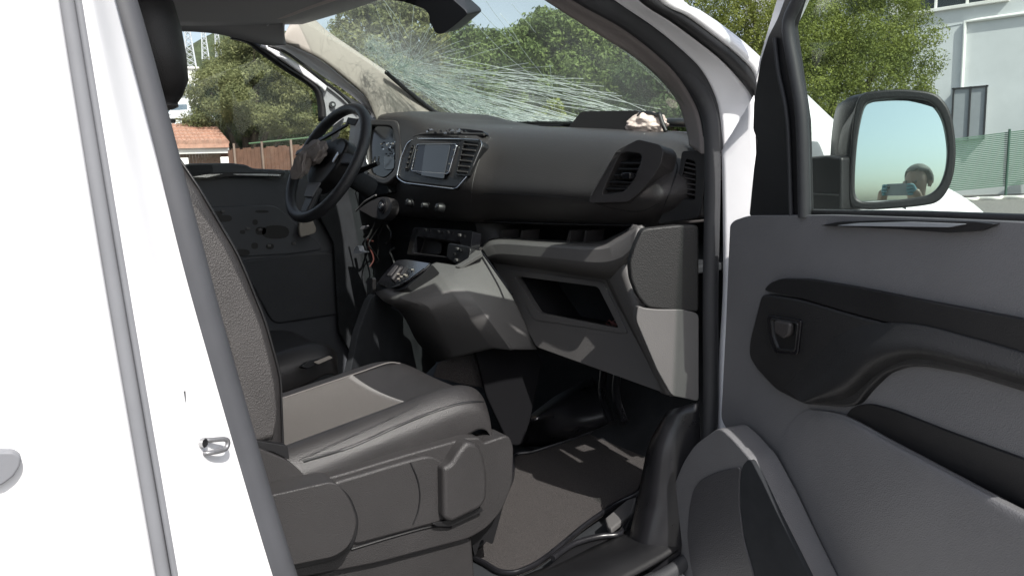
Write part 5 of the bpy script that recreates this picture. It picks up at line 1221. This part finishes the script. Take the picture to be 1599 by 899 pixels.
hz_ = hc[2]
sh = hz_-.27
PV = sh-.48
Lh_, Rh_ = pc-rgt*.092+bk_*.012, pc+rgt*.095+bk_*.012
vs = [B(0, .02, PV), B(0, .03, PV+.16), B(0, .03, PV+.32), B(0, .04, sh-.02), B(0, .03, sh+.07), B(0, 0, hz_-.10), B(0, -.03, hz_-.03), B(0, -.02, hz_+.05), B(0, .01, hz_+.09)]
es = [(0, 1), (1, 2), (2, 3), (3, 4), (4, 5), (5, 6), (6, 7), (7, 8)]; rs = [.145, .135, .15, .14, .055, .058, .078, .082, .06]
for s, hnd in ((-1, Lh_), (1, Rh_)):
    i = len(vs); elb = B(s*.27, -.10, sh-.27); vs += [B(s*.19, .04, sh-.03), elb, hnd*.85+elb*.15, hnd]; es += [(3, i), (i, i+1), (i+1, i+2), (i+2, i+3)]; rs += [.062, .046, .030, .034]
    i = len(vs); vs += [B(s*.10, .03, PV-.06), B(s*.11, -.02, PV*.52), B(s*.12, .02, .09), B(s*.13, -.14, .045)]; es += [(0, i), (i, i+1), (i+1, i+2), (i+2, i+3)]; rs += [.095, .062, .042, .036]
body = skinned('person', vs, es, rs, SK, None)
tag(body, 'person in a teal shirt holding up a phone, reflected in the door mirror', 'person')
sv = [vs[i] for i in (0, 1, 2, 3)]; se = [(0, 1), (1, 2), (2, 3)]; sr_ = [.165, .15, .165, .152]
for s, k in ((-1, 9), (1, 17)):
    i = len(sv); sv += [vs[k], vs[k+1], vs[k+2]*.35+vs[k+1]*.65]; se += [(3, i), (i, i+1), (i+1, i+2)]; sr_ += [.078, .062, .05]
skinned('shirt', sv, se, sr_, SHIRT, body)
tv = [vs[0]]; te = []; trr = [.162]
for k in (13, 21):
    i = len(tv); tv += [vs[k], vs[k+1], vs[k+2]]; te += [(0, i), (i, i+1), (i+1, i+2)]; trr += [.112, .08, .062]
skinned('trousers', tv, te, trr, mat('dark_trousers', (.03, .035, .05), .9), body)
for s, hnd in ((-1, Lh_), (1, Rh_)):
    gv_ = [hnd+bk_*.03-up3*.03, hnd+bk_*.008]; ge = [(0, 1)]; gr = [.026, .030]
    for j, l in enumerate((.062, .072, .068, .052)):
        i = len(gv_); zz_ = up3*(.028-.019*j)
        gv_ += [hnd+zz_-bk_*.008, hnd+zz_-bk_*.026-rgt*s*.012, hnd+zz_-bk_*.027-rgt*s*(l*.5)]; ge += [(1, i), (i, i+1), (i+1, i+2)]; gr += [.010, .009, .008]
    i = len(gv_); gv_ += [hnd+bk_*.02+up3*.01-rgt*s*.02, hnd+bk_*.02-rgt*s*.05+up3*.015]; ge += [(1, i), (i, i+1)]; gr += [.011, .009]
    skinned('glove', gv_, ge, gr, GLOVE, body, 1)
hm = bmesh.new(); bmesh.ops.create_icosphere(hm, subdivisions=3, radius=1)
for v in hm.verts: v.co = Vector(B(0, .02, hz_+.035))+Vector(rgt)*v.co.x*.088+Vector(bk_)*v.co.y*.105+Vector(up3)*v.co.z*.105
bmesh.ops.delete(hm, geom=[v for v in hm.verts if (v.co-Vector(B(0, .02, hz_+.02))).dot(Vector(-bk_)) > .03 and v.co.z < hz_+.085 or v.co.z < hz_-.01], context='VERTS')
me = bpy.data.meshes.new('hair'); hm.to_mesh(me); hm.free(); ha = link('hair', me, mat('grey_hair', (.12, .11, .10), .8), body, 180)
s = ha.modifiers.new('thick', 'SOLIDIFY'); s.thickness = .012
HF = PL(B(0, -.10, hz_), bk_)
for s in (-1, 1):
    e = B(s*.034, -.105, hz_+.012)
    v, f = tubev([e, e-bk_*.006], [.011, .006], 10); raw('eye', v, f, mat('eye_dark', (.06, .05, .05), .3), body)
    v, f = tubev([B(s*.085, .0, hz_-.02), B(s*.092, .01, hz_+.02)], [.012, .016], 8); raw('ear', v, f, SK, body)
v, f = tubev([B(0, -.10, hz_+.015), B(0, -.128, hz_-.02), B(0, -.10, hz_-.03)], [.010, .015, .010], 8); raw('nose', v, f, SK, body)
v, f = tubev([B(-.024, -.098, hz_-.058), B(0, -.108, hz_-.056), B(.024, -.098, hz_-.058)], [.003, .007, .003], 6); raw('mouth', v, f, mat('lips', (.34, .16, .13), .5), body)

# ---- crumbs of windscreen glass
cb = MB(); random.seed(9)
def crumb(p, q):
    c = np.array(p); a = random.uniform(.002, .0042); ax = np.linalg.qr(rng.normal(size=(3, 3)))[0]
    cb.add(boxv(c+np.array([0, 0, a*.4]), a, a*.8, a*.7, ax))
for k in range(34):
    q = ondash(random.uniform(600, 1040), random.uniform(182, 232), .002)
    if q is not None: crumb(q, 0)
o = cb.build('glass_crumbs', CRACK, None, 0); tag(o, 'crumbs of broken windscreen glass scattered along the top of the dashboard', 'glass crumbs', None, 'stuff')
